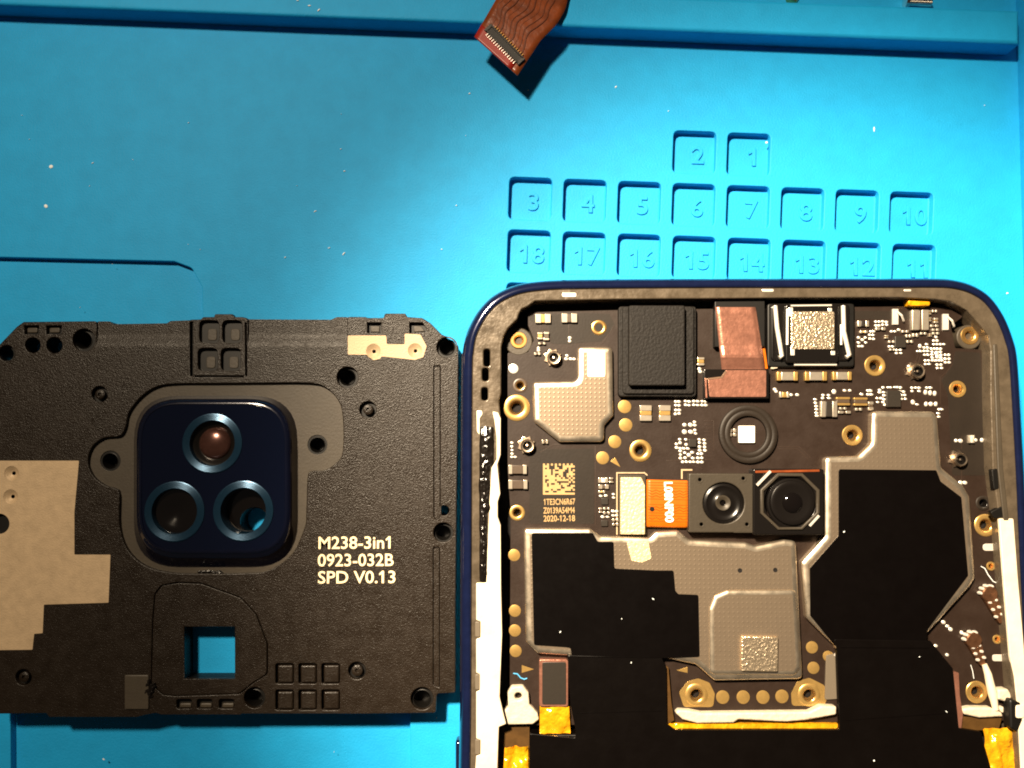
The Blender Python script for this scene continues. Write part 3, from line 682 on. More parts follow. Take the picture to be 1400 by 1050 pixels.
# gold test pads and marks
for x, y, r in [(854, 556, 9), (855.5, 581, 9), (840.6, 604, 8.7), (824, 626, 8.7), (703, 759, 8), (704, 835, 8), (704, 862, 8), (705, 890, 8), (988, 953, 8.8), (1016, 953, 8.8), (1043, 953, 8.8), (1069, 952, 8.8), (1110, 885, 8), (1112, 913, 8), (1132, 897, 7), (702, 504, 6.5)]:
    c = P(x, y, BZ); s = px(BZ); MB().lathe(c, [(r * s, BZ - .02), (r * s, BZ + .03), (r * .9 * s, BZ + .05), (0, BZ + .055)], 20).build('test_pad', 'tin' if r == 6.5 else 'gold', bd)
for l in (q('R4', (1190, 460), (1155, 490), (1228, 530)), q('R7', (280, 628), (280, 660), (330, 645)), q('R8', (240, 635), (195, 650), (240, 660))):
    slab('arrow_mark', l, BZ - .01, BZ + .03, 'gold', bd, .008)
for l in (q('R8', (205, 740), (240, 695), (285, 683), (330, 700), (352, 745), (345, 800), (225, 800)), q('R8', (665, 745), (690, 695), (740, 680), (800, 710), (815, 760), (800, 795), (668, 795))):
    cc = (952, 950, 9.5) if l[0][0] < 1000 else (1106, 950, 9.5)
    slab('ground_pad', fillet(l, 5, 3), BZ - .01, BZ + .04, 'gold', bd, .01, holes=[circ(*cc)])
slab('ground_pad', fillet(rect(1344, 743.5, 1364.5, 753), 4.5, 3), BZ, BZ + .08, 'tin', bd, .03)
slab('ground_pad', fillet(rect(1357, 895, 1373, 904), 3, 3), BZ, BZ + .08, 'tin', bd, .03)
# printed code block (modules in a random pattern) and the lines under it
g = MB(); x0, y0, x1, y1 = qb('ZB', 130, 145, 585, 590); n = 16
for r in range(n):
    for c_ in range(n):
        on = c_ == 0 or r == n - 1 or (r == 0 and c_ % 2 == 0) or (c_ == n - 1 and r % 2) or (0 < r and c_ < n - 1 and random.random() < .62)
        if on:
            u, v = (x1 - x0) / n, (y1 - y0) / n
            g.plate([W(rect(x0 + c_ * u - .05, y0 + r * v - .05, x0 + c_ * u + u + .05, y0 + r * v + v + .05), BZ)], BZ, BZ + .03 + .0005 * ((r * n + c_) % 7))
o = g.build('printed_code', 'print_gold', bd); o['kind'] = 'stuff'
for s_, yy, hp in (('1TE3CN6R67', 686.0, 8.2), ('Z0139A54M4', 697.8, 8.2), ('2020-12-18', 708.7, 8.2)):
    o = text('lettering', s_, 743, yy + 4.2, BZ + .012, hp, 'print_gold', bd, -0.6, ext=.012, bold=.022, align='LEFT')
    xs = [v.co.x for v in o.data.vertices]; x0 = min(xs); k = 42.5 * px(BZ) * MM / (max(xs) - x0)
    for v in o.data.vertices: v.co.x = x0 + (v.co.x - x0) * k
# pad outlines printed round the camera connector
def line(pts, wd, z, m, name, parent, h=.03):
    g = MB(); s = px(z)
    for a, b in zip(pts[:-1], pts[1:]):
        A, B = P(*a, z), P(*b, z); d = (B - A); L = d.length / 2; d.normalize(); obox(g, (A + B) / 2, d, Vector((-d.y, d.x, 0)), L + wd * s / 2, wd * s / 2, z - .01, z + h + random.random() * .004, .008)
    return g.build(name, m, parent)
line(q('ZA', (40, 1050), (40, 75), (480, 75), (520, 110)), 1.6, BZ, 'antenna', 'outline_mark', bd)
line(q('ZA', (1075, 160), (1075, 28), (1230, 28)), 2.0, BZ, 'antenna', 'outline_mark', bd)

# copper traces that show through the mask
for k in range(12): line(q('ZC', (1080 + 8 * (k % 3), 375 + 50 * k), (1180, 375 + 50 * k)), .8, BZ, 'pcb_trace', 'trace', bd, .012)
for pts in (q('ZC', (1190, 370), (1215, 370), (1215, 800)), q('R1', (848, 400), (848, 480)), q('R1', (640, 440), (640, 360)), q('R1', (1180, 405), (1150, 460), (1090, 540)), q('R4', (640, 420), (740, 365), (900, 365)),
            q('R4', (1045, 380), (1045, 960)), q('RA', (690, 560), (660, 640)), q('RA', (715, 560), (690, 650)), q('RA', (655, 780), (655, 1000)), q('RA', (1000, 640), (940, 720), (890, 760), (890, 1000)), q('R6', (655, 215), (655, 165)),
            q('R6', (655, 290), (655, 340)), q('R3', (300, 680), (300, 660), (520, 660)), q('R5', (1040, 330), (1180, 330), (1250, 400)), q('R5', (1050, 345), (1170, 345), (1235, 410)), q('R5', (330, 420), (420, 420), (560, 470)), q('ZD', (160, 545), (330, 545)), q('ZD', (160, 560), (330, 560))):
    line(pts, .9, BZ, 'pcb_trace', 'trace', bd, .026)
# ---- small components
dots = MB()
def dot(x, y, a=2.5, b=1.75, h=.22, ang=-.15):
    c = P(x, y, BZ); s = px(BZ); dots.dome((c.x, c.y), a * 1.12 * s, b * 1.15 * s, BZ, h, 8, 0, ang)
def dl(r, s, a=2.5, b=1.75):
    v = [float(t) for t in s.replace(';', ' ').replace(',', ' ').split()]
    for i in range(0, len(v), 2): dot(*q(r, (v[i], v[i + 1]))[0], a * random.uniform(.9, 1.1), b * random.uniform(.9, 1.15))
dl('ZC', '670,97;715,97;670,150;718,152;672,218;722,218;665,275;720,268;810,90;862,95;815,145;862,150;930,90;985,92;930,145;985,148;1050,92;1100,92;1050,148;1100,148;940,388;943,435;945,505;955,555;728,637;815,640;733,688;820,712;680,705;683,757;735,765;785,770;842,770;735,805;800,830;905,825;738,858;738,908;805,903;915,907;770,962;825,962;880,962;930,962;990,965;1045,965;990,845;1040,845;990,905;1045,905;1012,745;1085,748;1015,795;1090,797;1008,640;1078,648;1012,685;1085,697')
dl('ZC', '795,430;880,430;795,530;885,530;858,862', 3.0, 2.7)
dl('RA', '310,262;340,262;372,260;405,265;312,297;338,297;372,290;408,290;265,350;290,350;255,380;285,382;260,415;290,418;155,405;215,405;190,425;155,450;220,450;158,483;188,483;450,350;480,350;515,335;430,485;460,485;495,515;530,515;495,545;535,545;850,400;830,432;860,432;830,465;860,465;890,465;920,465;765,465;745,495;775,495;810,505;838,505;865,505;892,505;685,527;710,527;745,525;775,525;815,533;890,533;750,560;778,560;815,558;895,560;818,585;895,585;935,560;965,560;935,595;968,595;935,628;968,628;820,610;850,610;880,610;905,610;755,610;785,610;755,643;788,643;860,648;895,648;862,678;900,678;605,660;640,655;635,855;668,855;698,855;635,885;698,885;770,855;800,855;530,885;560,890;540,920;570,920;540,955;575,955;240,882;265,882;180,912;240,915;270,915;30,880;75,880;680,1005', 2.3, 1.6)
dl('RA', '755,895;797,900;838,905;760,1000;803,1000;847,1000;640,980;705,480;855,545;862,575', 2.4, 3.0)
dl('ZD', '105,340;108,375;115,408;118,440;118,475;122,505;185,297;180,327;240,297;245,327;400,250;455,250;575,290;640,292;670,292;635,250;660,250;755,245;755,270;790,220;840,220;865,220;910,218;935,218;965,220;795,268;800,300;730,328;770,328;800,340;735,368;790,368;808,395;1355,440;1380,440;1345,480;1350,515;1230,222;1268,222', 2.4, 1.6)
dl('ZD', '295,262;1090,370', 2.8, 2.8)
dl('ZB', '958,610;1030,605;1140,585;1143,635;985,910;1055,910;1132,828;1185,830;1135,890;1185,890', 2.5, 1.6)
dl('ZF', '745,580;735,620;790,620;830,622;510,380;478,380;778,368;778,408;405,490;405,518', 2.6, 1.9)
dl('R4', '430,352;430,380;432,407;432,433;430,457;455,457', 2.3, 1.5)
dl('R2', '625,725;632,745;1180,875;1190,890;1300,915;1345,915', 2.4, 2.2)
dl('R6', '632,182;650,183;710,180;735,180;650,350;668,350;690,168', 2.6, 2.6)
dl('R9', '885,50;910,75;930,95;835,200;908,258;1000,115', 2.4, 2.2)
o = dots.build('solder_joint', 'tin', bd); o['kind'] = 'stuff'
def box(r, x0, y0, x1, y1, h, m, name='component', b=.05, parent=None, z=BZ):
    return slab(name, fillet(rect(*qb(r, x0, y0, x1, y1)), .8, 2), z - .05, z + h, m, parent or bd, b)
def cap(r, x0, y0, x1, y1, h=.45, t=.28, vert=False, body='ceramic', name='capacitor', term='tin_dull'):
    X0, Y0, X1, Y1 = qb(r, x0, y0, x1, y1); g = MB(); z = BZ
    if vert:
        d = (Y1 - Y0) * t
        parts = [(rect(X0, Y0, X1, Y0 + d), h, 1), (rect(X0 + .4, Y0 + d, X1 - .4, Y1 - d), h - .03, 0), (rect(X0, Y1 - d, X1, Y1), h, 1)]
    else:
        d = (X1 - X0) * t
        parts = [(rect(X0, Y0, X0 + d, Y1), h, 1), (rect(X0 + d, Y0 + .4, X1 - d, Y1 - .4), h - .03, 0), (rect(X1 - d, Y0, X1, Y1), h, 1)]
    for l, hh, mi in parts: g.plate([W(fillet(l, .8, 2), z)], z - .02, z + hh, .07, mi)
    return g.build(name, [body, term], bd)
for a in ((135, 845, 320, 925), (385, 845, 580, 925), (632, 845, 800, 920)): cap('ZH', *a, h=.7, t=.2, body='tin_dull', term='gold')
for a in ((405, 515, 540, 582), (405, 625, 545, 692)): cap('R4', *a, h=.6, t=.22, body='ceramic')
cap('R2', 1210, 893, 1282, 937, body='gold'); cap('R2', 607, 640, 660, 700, vert=True, body='gold', h=.35)
for a in ((150, 150, 320, 375), (425, 150, 590, 375)): cap('ZC', *a, h=.5, t=.36, vert=True, body='gold', name='capacitor')
cap('ZF', 365, 85, 550, 195, h=.5, t=.4, body='gold'); cap('ZF', 680, 80, 865, 190, h=.5, t=.38, body='ceramic')
cap('ZF', 392, 305, 455, 390, vert=True, body='gold'); cap('ZF', 468, 300, 532, 400, vert=True); cap('ZF', 402, 425, 488, 452, t=.35); cap('ZF', 350, 545, 428, 577, t=.4)
cap('R4', 650, 330, 696, 360, t=.35)
cap('ZB', 920, 345, 1062, 422, h=.4, body='tin'); cap('ZB', 1075, 345, 1135, 420, vert=True); cap('ZB', 925, 445, 1070, 508, t=.38); cap('ZB', 920, 530, 1018, 570, t=.36, body='gold')
cap('ZB', 928, 778, 982, 850, vert=True); cap('ZB', 993, 772, 1085, 812, t=.36); cap('ZB', 990, 832, 1088, 874, t=.36); cap('ZB', 1120, 932, 1208, 974, t=.36); cap('ZB', 1120, 996, 1208, 1036, t=.36)
box('ZB', 968, 640, 1066, 735, .3, 'chip', 'chip'); box('ZB', 965, 960, 1060, 1045, .3, 'chip', 'chip')
box('ZC', 862, 632, 968, 745, .55, 'chip', 'chip')
box('RA', 485, 390, 582, 492, .5, 'chip', 'chip'); box('ZD', 828, 250, 972, 415, .6, 'chip', 'chip')
cap('ZD', 148, 360, 312, 518, h=.7, t=.3, body='chip', name='inductor')
cap('ZD', 308, 318, 446, 402, vert=True, h=.5, body='ceramic', term='gold', name='inductor'); cap('ZD', 484, 322, 622, 405, vert=True, h=.5, body='ceramic', term='gold', name='inductor')
cap('ZD', 632, 362, 686, 450, vert=True, h=.35, t=.35); cap('ZD', 342, 420, 412, 445, t=.4); cap('ZD', 328, 456, 455, 484, t=.4); cap('ZD', 500, 426, 568, 456, t=.4)
cap('RA', 615, 162, 765, 342, h=.75, t=.42, body='ceramic', name='inductor'); cap('RA', 138, 255, 240, 310, h=.45, t=.3, body='chip'); cap('RA', 300, 315, 388, 342, t=.4); cap('RA', 160, 343, 228, 368, t=.4, body='gold')
for a in ((415, 432, 475, 456), (535, 340, 595, 364), (570, 378, 618, 408), (578, 430, 636, 456), (700, 358, 756, 382), (630, 368, 682, 402), (805, 158, 852, 182), (790, 290, 862, 314), (806, 325, 868, 348), (808, 357, 870, 380), (425, 505, 480, 526)): cap('RA', *a, t=.4, h=.4)
for a in ((765, 162, 798, 202), (822, 230, 860, 278), (382, 384, 416, 416), (776, 370, 806, 398), (770, 225, 800, 262)): cap('RA', *a, t=.4, h=.4, vert=True, body='gold')
# spring contacts near the top edge
for a, tip in ((qb('RA', 455, 150, 505, 290), q('RA', (545, 255))[0]), (qb('RA', 905, 195, 955, 338), q('RA', (995, 305))[0])):
    g = MB(); g.plate([W(rect(*a), BZ)], BZ - .02, BZ + .35, .06)
    p0, p1 = P(a[2] - 2, a[1] + 4, BZ), P(*tip, BZ)
    g.tube([Vector((p0.x, p0.y, BZ + .4)), Vector(((p0.x + p1.x) / 2, (p0.y + p1.y) / 2, BZ + .9)), Vector((p1.x, p1.y, BZ + .5)), Vector((p1.x + .15, p1.y - .1, BZ + .1))], .16, 6)
    g.build('spring_contact', 'tin', bd)
cap('R6', 676, 160, 700, 192, h=.55, t=.3, body='tin')
# antenna sockets
for x, y, rr in ((757, 490, 11.5), (721, 609.5, 11.5), (1251, 508.5, 11.5), (1309, 628.5, 11)):
    c = P(x, y, BZ); s = px(BZ); g = MB()
    star = []
    for i in range(16):
        a = i * math.pi / 8; r = rr * (1.12 if i % 2 else .84) * s; star.append((c.x - .15 + r * math.cos(a), c.y + .1 + r * math.sin(a)))
    g.plate([star], BZ, BZ + .3, .06)
    g.lathe((c.x, c.y), [(rr * .84 * s, BZ), (rr * .82 * s, BZ + .95), (rr * .72 * s, BZ + 1.08), (rr * .56 * s, BZ + 1.05), (rr * .46 * s, BZ + .5), (rr * .2 * s, BZ + .45), (rr * .16 * s, BZ + .85), (0, BZ + .9)], 20, mis=[0, 0, 0, 1, 1, 0, 0])
    g.build('antenna_socket', ['shield_plain', 'camdark'], bd)
# flash: white emitter inside a round gasket
c = P(*q('R5', (850, 250))[0], BZ); s = px(BZ)
MB().lathe(c, [(40 * s, BZ - .02), (39.5 * s, BZ + .5), (38.5 * s, BZ + .58), (34 * s, BZ + .58), (32 * s, BZ + .5), (30 * s, BZ + .58), (27 * s, BZ + .58), (25 * s, BZ + .5), (24.5 * s, BZ + .02)], 40).build('flash_gasket', 'pcbgreen', ph)
me = [o for o in ph.children if o.name.startswith('flash_gasket')][0].data; bm = bmesh.new(); bm.from_mesh(me); bm.faces.remove(max(bm.faces, key=lambda f: len(f.verts))); bm.to_mesh(me); bm.free()
box('R5', 795, 197, 897, 305, .45, 'led', 'flash_emitter', .05, ph); cap('R5', 728, 215, 775, 240, t=.4, h=.3); cap('R5', 728, 243, 775, 265, t=.4, h=.3)

# ---- shields
def shield(name, pix, z1, m, r=7, b=.36, holes=()):
    return slab(name, fillet(pix, r, 4), BZ - .1, z1, m, ph, b, holes=holes, segs=6, bw=.8, edge='shield_edge')
s1 = q('R1', (915, 560), (1172, 560), (1178, 1040)) + q('R4', (1180, 150), (1112, 225), (1110, 345), (780, 347), (590, 195), (585, 0)) + q('R1', (583, 818), (915, 812))
S1 = shield('shield', s1, 6.6, 'shield')
slab('sticker', fillet(rect(*qb('R1', 985, 588, 1116, 782)), 3, 3), 6.58, 6.64, 'led', S1, .02)
s2 = q('R6', (298, 64), (545, 66), (562, 90), (577, 290), (665, 362), (690, 405), (712, 730), (690, 765), (512, 962), (500, 1020), (160, 1020), (150, 1000), (38, 890), (18, 668), (112, 565), (112, 246), (245, 243), (296, 195))
S2 = shield('shield', s2, 6.9, 'shield', 8)
f2 = q('R6', (165, 296), (555, 300), (572, 345), (655, 408), (682, 720), (520, 935), (515, 1004), (150, 1000), (52, 880), (50, 690), (165, 560))
slab('black_film', fillet(f2, 3, 3), 6.88, 6.98, 'film', S2, .03)
s3 = [(716, 722.5), (807, 722.7), (821, 733), (889, 735), (897, 727), (927, 725), (943, 738), (1020, 742), (1033, 746.5), (1073, 738), (1089, 740), (1098, 929), (977, 931), (952, 909), (905, 899), (780, 897), (735, 894), (719, 878)]
S3 = shield('shield', s3, 6.8, 'shield', 7)
for x, y in q('R8', (455, 240), (600, 238)):
    c = P(x, y, 6.8); MB().lathe(c, [(.32, 6.79), (.31, 6.815), (.25, 6.805), (0, 6.80)], 16).build('vent_shade_disc', 'cavity', S3)  # no opening here: a dark disc paints the shade inside a hole
f3 = q('R7', (320, 86), (572, 86), (592, 122), (657, 122), (660, 232)) + q('R8', (110, 240), (183, 240), (190, 322), (202, 337), (285, 340), (290, 595), (150, 600)) + [(782, 898.5), (780, 886)] + q('R7', (460, 555), (330, 546))
slab('black_film', fillet(f3, 3, 3), 6.78, 6.88, 'film', S3, .03)
emb = q('R8', (332, 668), (330, 400), (352, 345), (405, 322), (688, 320), (704, 640), (685, 672))
slab('embossed_panel', fillet(emb, 8, 4), 6.75, 7.08, 'shield', S3, .26, segs=6, bw=.6, edge='shield_edge')
slab('foam_pad', fillet(rot(rect(*qb('R8', 462, 512, 612, 655)), 1), 2, 2), 6.95, 7.55, 'foil', S3, .12)
slab('sticker', fillet(q('R8', (-10, 122), (80, 122), (92, 190), (55, 208), (10, 200)), 2, 2), 6.7, 6.87, 'goldfoam', S3, .03)

# ---- speaker gasket (stepped black foam), copper tab, vibration motor
def stack(name, r, steps, m, parent=None):
    g = MB()
    for (x0, y0, x1, y1), z0, z1, rad in steps: g.plate([W(fillet(rect(*qb(r, x0, y0, x1, y1)), rad, 4), z1)], z0, z1, .16, segs=3)
    return g.build(name, m, parent or ph)
stack('speaker_gasket', 'R2', [((30, 262, 604, 928), 5.0, 6.6, 5), ((62, 262, 588, 908), 6.5, 7.0, 5)], 'foam')
stack('speaker_gasket', 'R2', [((108, 255, 520, 846), 6.9, 8.1, 3)], 'foam')
slab('camera_holder', rect(*qb('R2', 740, 185, 1108, 560)), 5.0, 6.9, 'black', ph, .1)
cu = MB()
prof = [(268, 7.1), (300, 7.15), (480, 7.04), (552, 6.99), (585, 7.05), (620, 7.15), (640, 7.13), (665, 6.95), (715, 6.6), (740, 6.5)]
def cuf(u, v):
    k = v * (len(prof) - 1); i = min(int(k), len(prof) - 2); f = k - i
    y = prof[i][0] + (prof[i + 1][0] - prof[i][0]) * f; z = prof[i][1] + (prof[i + 1][1] - prof[i][1]) * f
    t = (y - 268) / 470; xl = 742 + 50 * t; xr = 1040 + 72 * t
    (X, Y), = q('R2', (xl + (xr - xl) * u, y)); p = P(X, Y, z); return (p.x, p.y, z + .03 * noise.noise(Vector((u * 4, v * 6, 0))))
cu.sheet(lambda u, v: cuf(u, 1 - v), 8, 72); o = cu.build('copper_tab', 'copper', ph, 60)
md = o.modifiers.new('th', 'SOLIDIFY'); md.thickness = .15 * MM; md.offset = -1
slab('orange_flex', q('R2', (1070, 555), (1108, 560), (1130, 722), (1090, 722)), 5.8, 6.4, 'orange', ph, .03)
slab('connector_cover', fillet(rect(*qb('R2', 662, 726, 1138, 942)), 1.5, 2), BZ, 6.75, 'camdark', ph, .06)
slab('connector_foil', fillet(q('R2', (690, 800), (790, 790), (822, 732), (1118, 732), (1118, 930), (700, 930)), 2, 2), 6.7, 6.85, 'copper', ph, .04)
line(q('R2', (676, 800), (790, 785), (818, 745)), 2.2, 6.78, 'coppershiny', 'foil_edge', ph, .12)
line(q('R2', (676, 930), (672, 800)), 2.2, 6.76, 'copper', 'foil_edge', ph, .12)
# motor: dark tub, chrome side springs, textured plate in the middle
tub = slab('speaker_tub', fillet(rect(*qb('ZH', 60, 225, 845, 800)), 5, 3), 5.0, 6.3, 'black', ph, .2, segs=3)
for a, b_ in (((78, 240), (78, 690)), ((310, 770), (690, 770))): pass
stack('speaker_frame', 'ZH', [((95, 235, 800, 745), 6.2, 6.6, 6)], 'camdark', tub)
sp = stack('speaker_body', 'ZH', [((225, 235, 700, 760), 6.5, 7.1, 4)], 'camdark', tub)
slab('speaker_mesh', fillet(rect(*qb('ZH', 275, 300, 662, 640)), 2, 2), 7.0, 7.25, 'foil', tub, .06)
def rod(name, r, pts, z, rad, m, parent): 
    L = [(P(x, y, z).x, P(x, y, z).y, z) for x, y in q(r, *pts)]
    return MB().tube(L, rad, 10).build(name, m, parent, 60)
rod('spring', 'ZH', ((130, 250), (145, 440), (165, 560), (190, 700), (165, 715)), 7.0, .32, 'tin', tub)
rod('spring', 'ZH', ((740, 250), (745, 480), (770, 590), (795, 690), (765, 712)), 7.0, .32, 'tin', tub)
rod('bracket_edge', 'ZH', ((240, 280), (238, 600)), 7.15, .20, 'tin', tub); rod('bracket_edge', 'ZH', ((270, 250), (635, 246)), 7.15, .14, 'tin', tub)
rod('bracket_edge', 'ZH', ((300, 780), (680, 780)), 6.6, .14, 'tin', tub); rod('bracket_edge', 'ZH', ((720, 420), (722, 600)), 7.0, .16, 'tin', tub)
for a in ((252, 265, 290, 345), (270, 615, 305, 695), (605, 270, 640, 305), (632, 655, 668, 692)): box('ZH', *a, .12, 'tin', 'clip', .04, tub, 7.1)
slab('corner_glue', fillet(q('ZH', (70, 720), (100, 730), (165, 810), (95, 820)), 2, 2), BZ, BZ + .5, 'white', ph, .1)
slab('amber_tab', fillet(rect(1242, 407.5, 1272, 418), 3, 3), 5.6, 7.0, 'yellow', ph, .15)
slab('rim_clip', rect(1238, 401.5, 1277, 407.2), 6.5, 7.5, 'black', ph, .08)

# ---- cameras
AZ = 7.4
ca = thing_part = MB().plate([W(fillet(rect(942, 647.5, 1029.5, 728), 2, 2), AZ)] + [W(circ(*q('R5', (697, 690))[0], 28.5, 32), AZ)], BZ, AZ, .12).build('camera_module', 'camgrey', ph)
c = P(*q('R5', (697, 690))[0], AZ); s = px(AZ)
MB().lathe(c, [(28.6 * s, AZ - .12), (27 * s, AZ - .45), (23 * s, AZ - .3), (19 * s, AZ - .55), (14 * s, AZ - .5), (10.5 * s, AZ - .35), (10 * s, AZ - .2), (8.6 * s, AZ - .2), (4.2 * s, AZ - .5), (3.6 * s, AZ - .9), (0, AZ - .9)], 36, mis=[0, 0, 0, 0, 0, 1, 1, 1, 2, 2]).build('lens', ['camdark', 'camgrey', 'lensglass'], ca)
for x, y in q('R5', (545, 540), (822, 532), (555, 825), (845, 825)):
    c = P(x, y, AZ); MB().lathe(c, [(5 * s, AZ - .05), (4.8 * s, AZ + .05), (3 * s, AZ + .05), (2.4 * s, AZ - .0), (0, AZ + .0)], 16).build('rivet', 'camgrey', ca)
slab('label_step', rect(1003, 712, 1029, 728.3), AZ - .3, AZ - .02, 'camgrey', ca, .03)
BZ2 = 7.8
oc = q('R5', (905, 585), (1000, 478), (1250, 478), (1335, 560), (1335, 800), (1265, 862), (1010, 880), (915, 790))
cb = MB().plate([W(fillet(rect(*qb('R5', 886, 472, 1338, 893)), 3, 3), BZ2)] + [W(circ(*q('R5', (1122, 682))[0], 35, 8 * 4), BZ2)], BZ, BZ2, .16, segs=3).build('camera_module', 'camdark', ph)
ocp = [(*q('R5', (1122 + 205 * math.cos(t) * 1.0, 680 + 196 * math.sin(t)))[0],) for t in [math.pi / 8 + k * math.pi / 4 for k in range(8)]]
oci = [(*q('R5', (1122 + 182 * math.cos(t), 682 + 176 * math.sin(t)))[0],) for t in [math.pi / 8 + k * math.pi / 4 for k in range(8)]]
slab('bezel', ocp, BZ2 - .1, BZ2 + .28, 'shield_plain', cb, .12, holes=[oci], segs=3).data.materials[0] = M['camgrey']
for a, b_, wd in ((q('R5', (915, 570), (990, 492)), 0, 3.6), (q('R5', (1250, 830), (1300, 775)), 0, 3.2)): line(a, wd, BZ2 + .27, 'tin', 'bezel_edge', cb, .06)
line(q('R5', (905, 490), (1300, 482)), 3, BZ2 - .05, 'brownflex', 'bezel_edge', cb, .1)
c = P(*q('R5', (1135, 688))[0], BZ2); s = px(BZ2)
MB().lathe(c, [(36 * s, BZ2 - .1), (33 * s, BZ2 - .35), (30.5 * s, BZ2 - .3), (29.5 * s, BZ2 + .12), (27 * s, BZ2 + .22), (23 * s, BZ2 + .16), (13 * s, BZ2 + .05)] , 40, mi=0).build('lens_barrel', ['camdark'], cb)
MB().lathe(c, [(14 * s * math.cos(a), BZ2 + .02 + 5 * s * math.sin(a)) for a in [i * math.pi / 16 for i in range(8)]] + [(0, BZ2 + .02 + 5 * s)], 32).build('lens', 'lensglass', cb)
# camera flex, printed lettering, conductive foam
fx = MB()
def fxf(u, v):
    x = 884 + 58 * u; y = 655.5 + 65 * v + 1.5 * u; z = 6.35 + .18 * math.sin(math.pi * min(1, v * 1.02)) - 1.2 * max(0, v - .9); p = P(x, y, z); return (p.x, p.y, z)
fx.sheet(lambda u, v: fxf(u, 1 - v), 10, 24); fo = fx.build('camera_flex', 'orange', ph, 60)
md = fo.modifiers.new('th', 'SOLIDIFY'); md.thickness = .14 * MM; md.offset = -1
g = MB()
for k in range(15):
    v = .06 + k * .058
    if k in (7,): continue
    pts = [Vector(fxf(.04 + i * .092, v + (.018 * (1 if i % 2 else -1) if k in (3, 4, 5, 9, 10, 13) else 0))) for i in range(11)]
    g.tube(pts, .05 if k in (3, 4, 5, 9, 10, 13) else .035, 4)
g.build('trace', 'orangetrace', fo)
text('lettering', 'L08NF00', 914.5, 686.5, 6.58, 11.0, 'led', fo, 89, ext=.012, bold=.05, sx=.96)
c = P(*q('ZA', (600, 652))[0], 6.5); MB().lathe(c, [(3.4 * s, 6.4), (3.2 * s, 6.58), (0, 6.58)], 14).build('hole', 'cavity', fo)  # dark disc on the flex, painting the darkness of an open hole
slab('conductive_foam', fillet(q('ZA', (105, 148), (430, 148), (490, 280), (490, 1060), (100, 1060)), 1.5, 2), BZ, 7.0, 'goldfoam', ph, .1)
slab('connector_base', fillet(q('ZA', (75, 110), (500, 110), (515, 1070), (75, 1070)), 1, 2), BZ - .02, 6.2, 'camgrey', ph, .05)

# ---- battery, tape, lower flexes
batt = slab('battery', fillet([(724, 1004), (1342, 1001), (1356, 1050), (1400, 1760), (712, 1760)], 5, 3), 3.4, 6.75, 'tape', ph, .3, segs=3)
tp = [(776, 896), (905, 899.5), (911, 913), (912, 990), (923, 998), (1148, 998), (1144, 885), (1139, 874), (1272, 876), (1303, 914), (1311, 996), (1342, 1001), (1351, 1050), (1356, 1130), (723, 1130), (724, 1003), (787, 1009), (787, 998), (780, 965)]
def tapez(x, y): return 6.98
slab('insulating_tape', fillet(tp, 3, 3), 6.3, 7.0, 'tape', ph, .06)
line([(790, 898), (906, 899)], 1.3, 7.0, 'film', 'tape_edge', ph, .05)
line([(1150, 885), (1270, 886)], 1.3, 7.0, 'film', 'tape_edge', ph, .05)
line([(790, 975), (905, 972)], 1.0, 7.0, 'film', 'tape_edge', ph, .03); line([(1152, 985), (1300, 975)], 1.0, 7.0, 'film', 'tape_edge', ph, .03)
slab('battery_plug', fillet(rect(*qb('R7', 352, 606, 470, 798)), 3, 3), BZ, 6.7, 'copper', ph, .05)
slab('battery_plug', fillet(rect(*qb('R7', 364, 616, 462, 790)), 2, 2), 6.6, 6.78, 'chip', ph, .05)
def crumple(name, corners, z, amp, m, nu=18, nv=18, seed=0.0, parent=None):
    def f(u, v):
        a = [corners[0][i] + (corners[1][i] - corners[0][i]) * u for i in (0, 1)]; b = [corners[3][i] + (corners[2][i] - corners[3][i]) * u for i in (0, 1)]
        x, y = a[0] + (b[0] - a[0]) * v, a[1] + (b[1] - a[1]) * v
        zz = z + amp * (noise.noise(Vector((u * 3.1 + seed, v * 3.3, seed))) + .5 * noise.noise(Vector((u * 7 + seed, v * 7, 2 + seed)))); p = P(x, y, z); return (p.x, p.y, zz)
    g = MB(); g.sheet(lambda u, v: f(u, 1 - v), nu, nv); return g.build(name, m, parent or ph, 50)
crumple('battery_flex', [(738, 965), (778, 966), (780, 1003), (738, 1004)], 6.4, .35, 'yellow', 12, 12, 1.7)
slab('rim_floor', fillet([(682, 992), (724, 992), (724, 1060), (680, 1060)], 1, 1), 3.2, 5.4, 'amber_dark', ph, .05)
crumple('gold_tape', [(690, 1021), (722, 1020), (723, 1095), (686, 1095)], 6.0, .6, 'yellow', 14, 24, 4.2)
crumple('gold_tape', [(1343, 997), (1386, 994), (1404, 1100), (1356, 1100)], 6.6, .7, 'yellow', 20, 26, 7.9)
slab('orange_flex', fillet([(908, 965), (918, 990), (1147, 990), (1148, 998.5), (912, 998.5)], 1, 1), 5.0, 6.3, 'yellow', ph, .05)
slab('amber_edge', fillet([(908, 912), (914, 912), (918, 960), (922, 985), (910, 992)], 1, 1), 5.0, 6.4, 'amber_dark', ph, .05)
w1 = q('R8', (190, 825), (205, 812), (250, 815), (300, 825), (740, 820), (790, 795), (852, 798), (852, 832), (800, 842), (720, 856), (640, 862), (450, 852), (430, 866), (280, 868), (220, 852))
slab('sealant_strip', fillet(w1, 3, 3), 5.4, 6.7, 'white', ph, .28, segs=4)
slab('sealant_strip', fillet(q('R9', (1008, 605), (1060, 594), (1190, 596), (1262, 630), (1270, 655), (1120, 662), (1020, 640)), 3, 3), 5.4, 6.7, 'white', ph, .28, segs=4)
slab('sealant_blob', fillet(q('R9', (1235, 480), (1300, 478), (1332, 525), (1300, 562), (1235, 545)), 3, 3), 5.4, 7.0, 'white', ph, .3, segs=4)
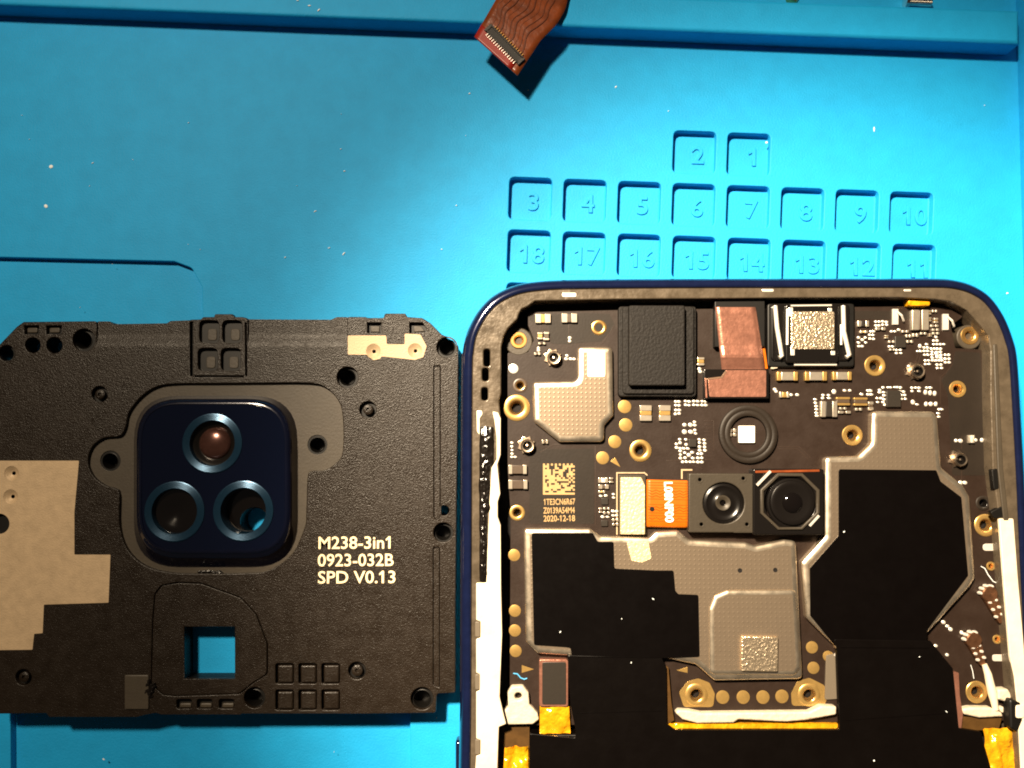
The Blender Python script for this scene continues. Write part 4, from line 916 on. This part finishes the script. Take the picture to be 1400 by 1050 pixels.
slab('sealant_blob', fillet(q('R9', (1240, 600), (1270, 590), (1300, 625), (1260, 630)), 2, 2), 5.4, 6.4, 'white', ph, .2)
slab('screw_tab', fillet(q('R7', (222, 745), (238, 716), (285, 714), (308, 742), (312, 790), (345, 825), (352, 852), (325, 872), (205, 874), (190, 830), (225, 800)), 4, 3), 5.4, 6.6, 'white', ph, .25, holes=[circ(*q('R7', (266, 757))[0], 5, 14)], segs=3)
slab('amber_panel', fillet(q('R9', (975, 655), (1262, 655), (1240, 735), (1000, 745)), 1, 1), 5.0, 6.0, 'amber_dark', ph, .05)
slab('copper_edge', fillet(q('R9', (945, 370), (985, 372), (992, 520), (1012, 640), (1000, 742), (975, 745)), 1.5, 2), 5.2, 6.5, 'copper', ph, .06)
slab('grey_tape', fillet(q('R9', (140, 262), (200, 250), (212, 540), (130, 545)), 2, 2), BZ, BZ + .3, 'grey', ph, .05)
line(q('R9', (196, 258), (238, 285)), 3.5, BZ + .2, 'tin', 'foil_glint', ph, .2)
# coax plugs and lead
def plug(r, c0, tail, ang):
    (x, y), = q(r, c0); c = P(x, y, BZ); s = px(BZ); g = MB()
    g.lathe(c, [(10.5 * s, BZ), (10.5 * s, BZ + .9), (9 * s, BZ + 1.05), (5 * s, BZ + 1.0), (0, BZ + 1.1)], 18)
    (tx, ty), = q(r, tail); t = P(tx, ty, BZ); d = (t - c); d.z = 0; L = d.length; d.normalize(); n_ = Vector((-d.y, d.x, 0))
    g.loft([[(*(c + d * (L * k) + n_ * (wd * sgn)).to_2d(), zz) for k, wd, sgn in ((.1, .95, -1), (.55, .7, -1), (1, .35, -1), (1, .35, 1), (.55, .7, 1), (.1, .95, 1))] for zz in (BZ + .05, BZ + .8)])
    for k in (.25, .5, .75):
        for sgn in (-1, 1): p = c + d * (L * k) + n_ * (sgn * .45); g.dome((p.x, p.y), .30, .24, BZ + .7, .35, 7, 1)  # pale tin beads stand in for white glints on the crimp
    for k in range(4):
        a = ang + k * .62; g.dome((c.x + 10.5 * s * math.cos(a), c.y + 10.5 * s * math.sin(a)), .36, .26, BZ + .2, .75, 7, 1)  # more beads modelled as glints round the plug's rim
    g.build('coax_plug', ['bronze', 'tin'], ph)
plug('ZG', (300, 660), (375, 830), 1.2); plug('ZG', (205, 935), (262, 1080), 1.2)
L = [(*P(x, y, 6.6).to_2d(), 6.5) for x, y in q('R9', (1150, 320), (1172, 380), (1185, 440), (1200, 500), (1210, 550), (1222, 610))]
MB().tube(L, [.35, .5, .55, .62, .5, .38], 10).build('coax_lead', 'cable', ph, 60)
# stray fibres and crumbs inside the phone
def fibre(name, r, pts, z, m, rad=.05):
    MB().tube([(*P(x, y, z).to_2d(), z) for x, y in q(r, *pts)], rad, 5).build(name, m, ph, 60)
fibre('fibre', 'R7', ((245, 662), (262, 664), (275, 680), (290, 686), (302, 682)), BZ + .1, 'bluelint', .10)
fibre('fibre', 'ZG', ((268, 500), (290, 512), (310, 550), (340, 590), (375, 605)), BZ + .15, 'lint', .06)
fibre('fibre', 'R9', ((1060, 322), (1072, 360), (1080, 410)), BZ + .3, 'lint', .04)
g = MB()
for x, y, z in ((850, 846, 6.88), (766, 864, 6.88), (893, 819, 6.88), (863, 906, 7.0), (1195, 1040, 7.0), (1154, 727, 6.98), (1294, 973, 7.0), (1257, 898, 7.0)):
    c = P(x, y, z); g.dome((c.x, c.y), random.uniform(.08, .2), random.uniform(.06, .12), z, .1, 6, 0, random.random() * 3)
o = g.build('crumbs', 'lint', ph); o['kind'] = 'stuff'
for o in bpy.data.objects:
    if o.type == 'MESH' and not o.data.materials: print('no material', o.name)
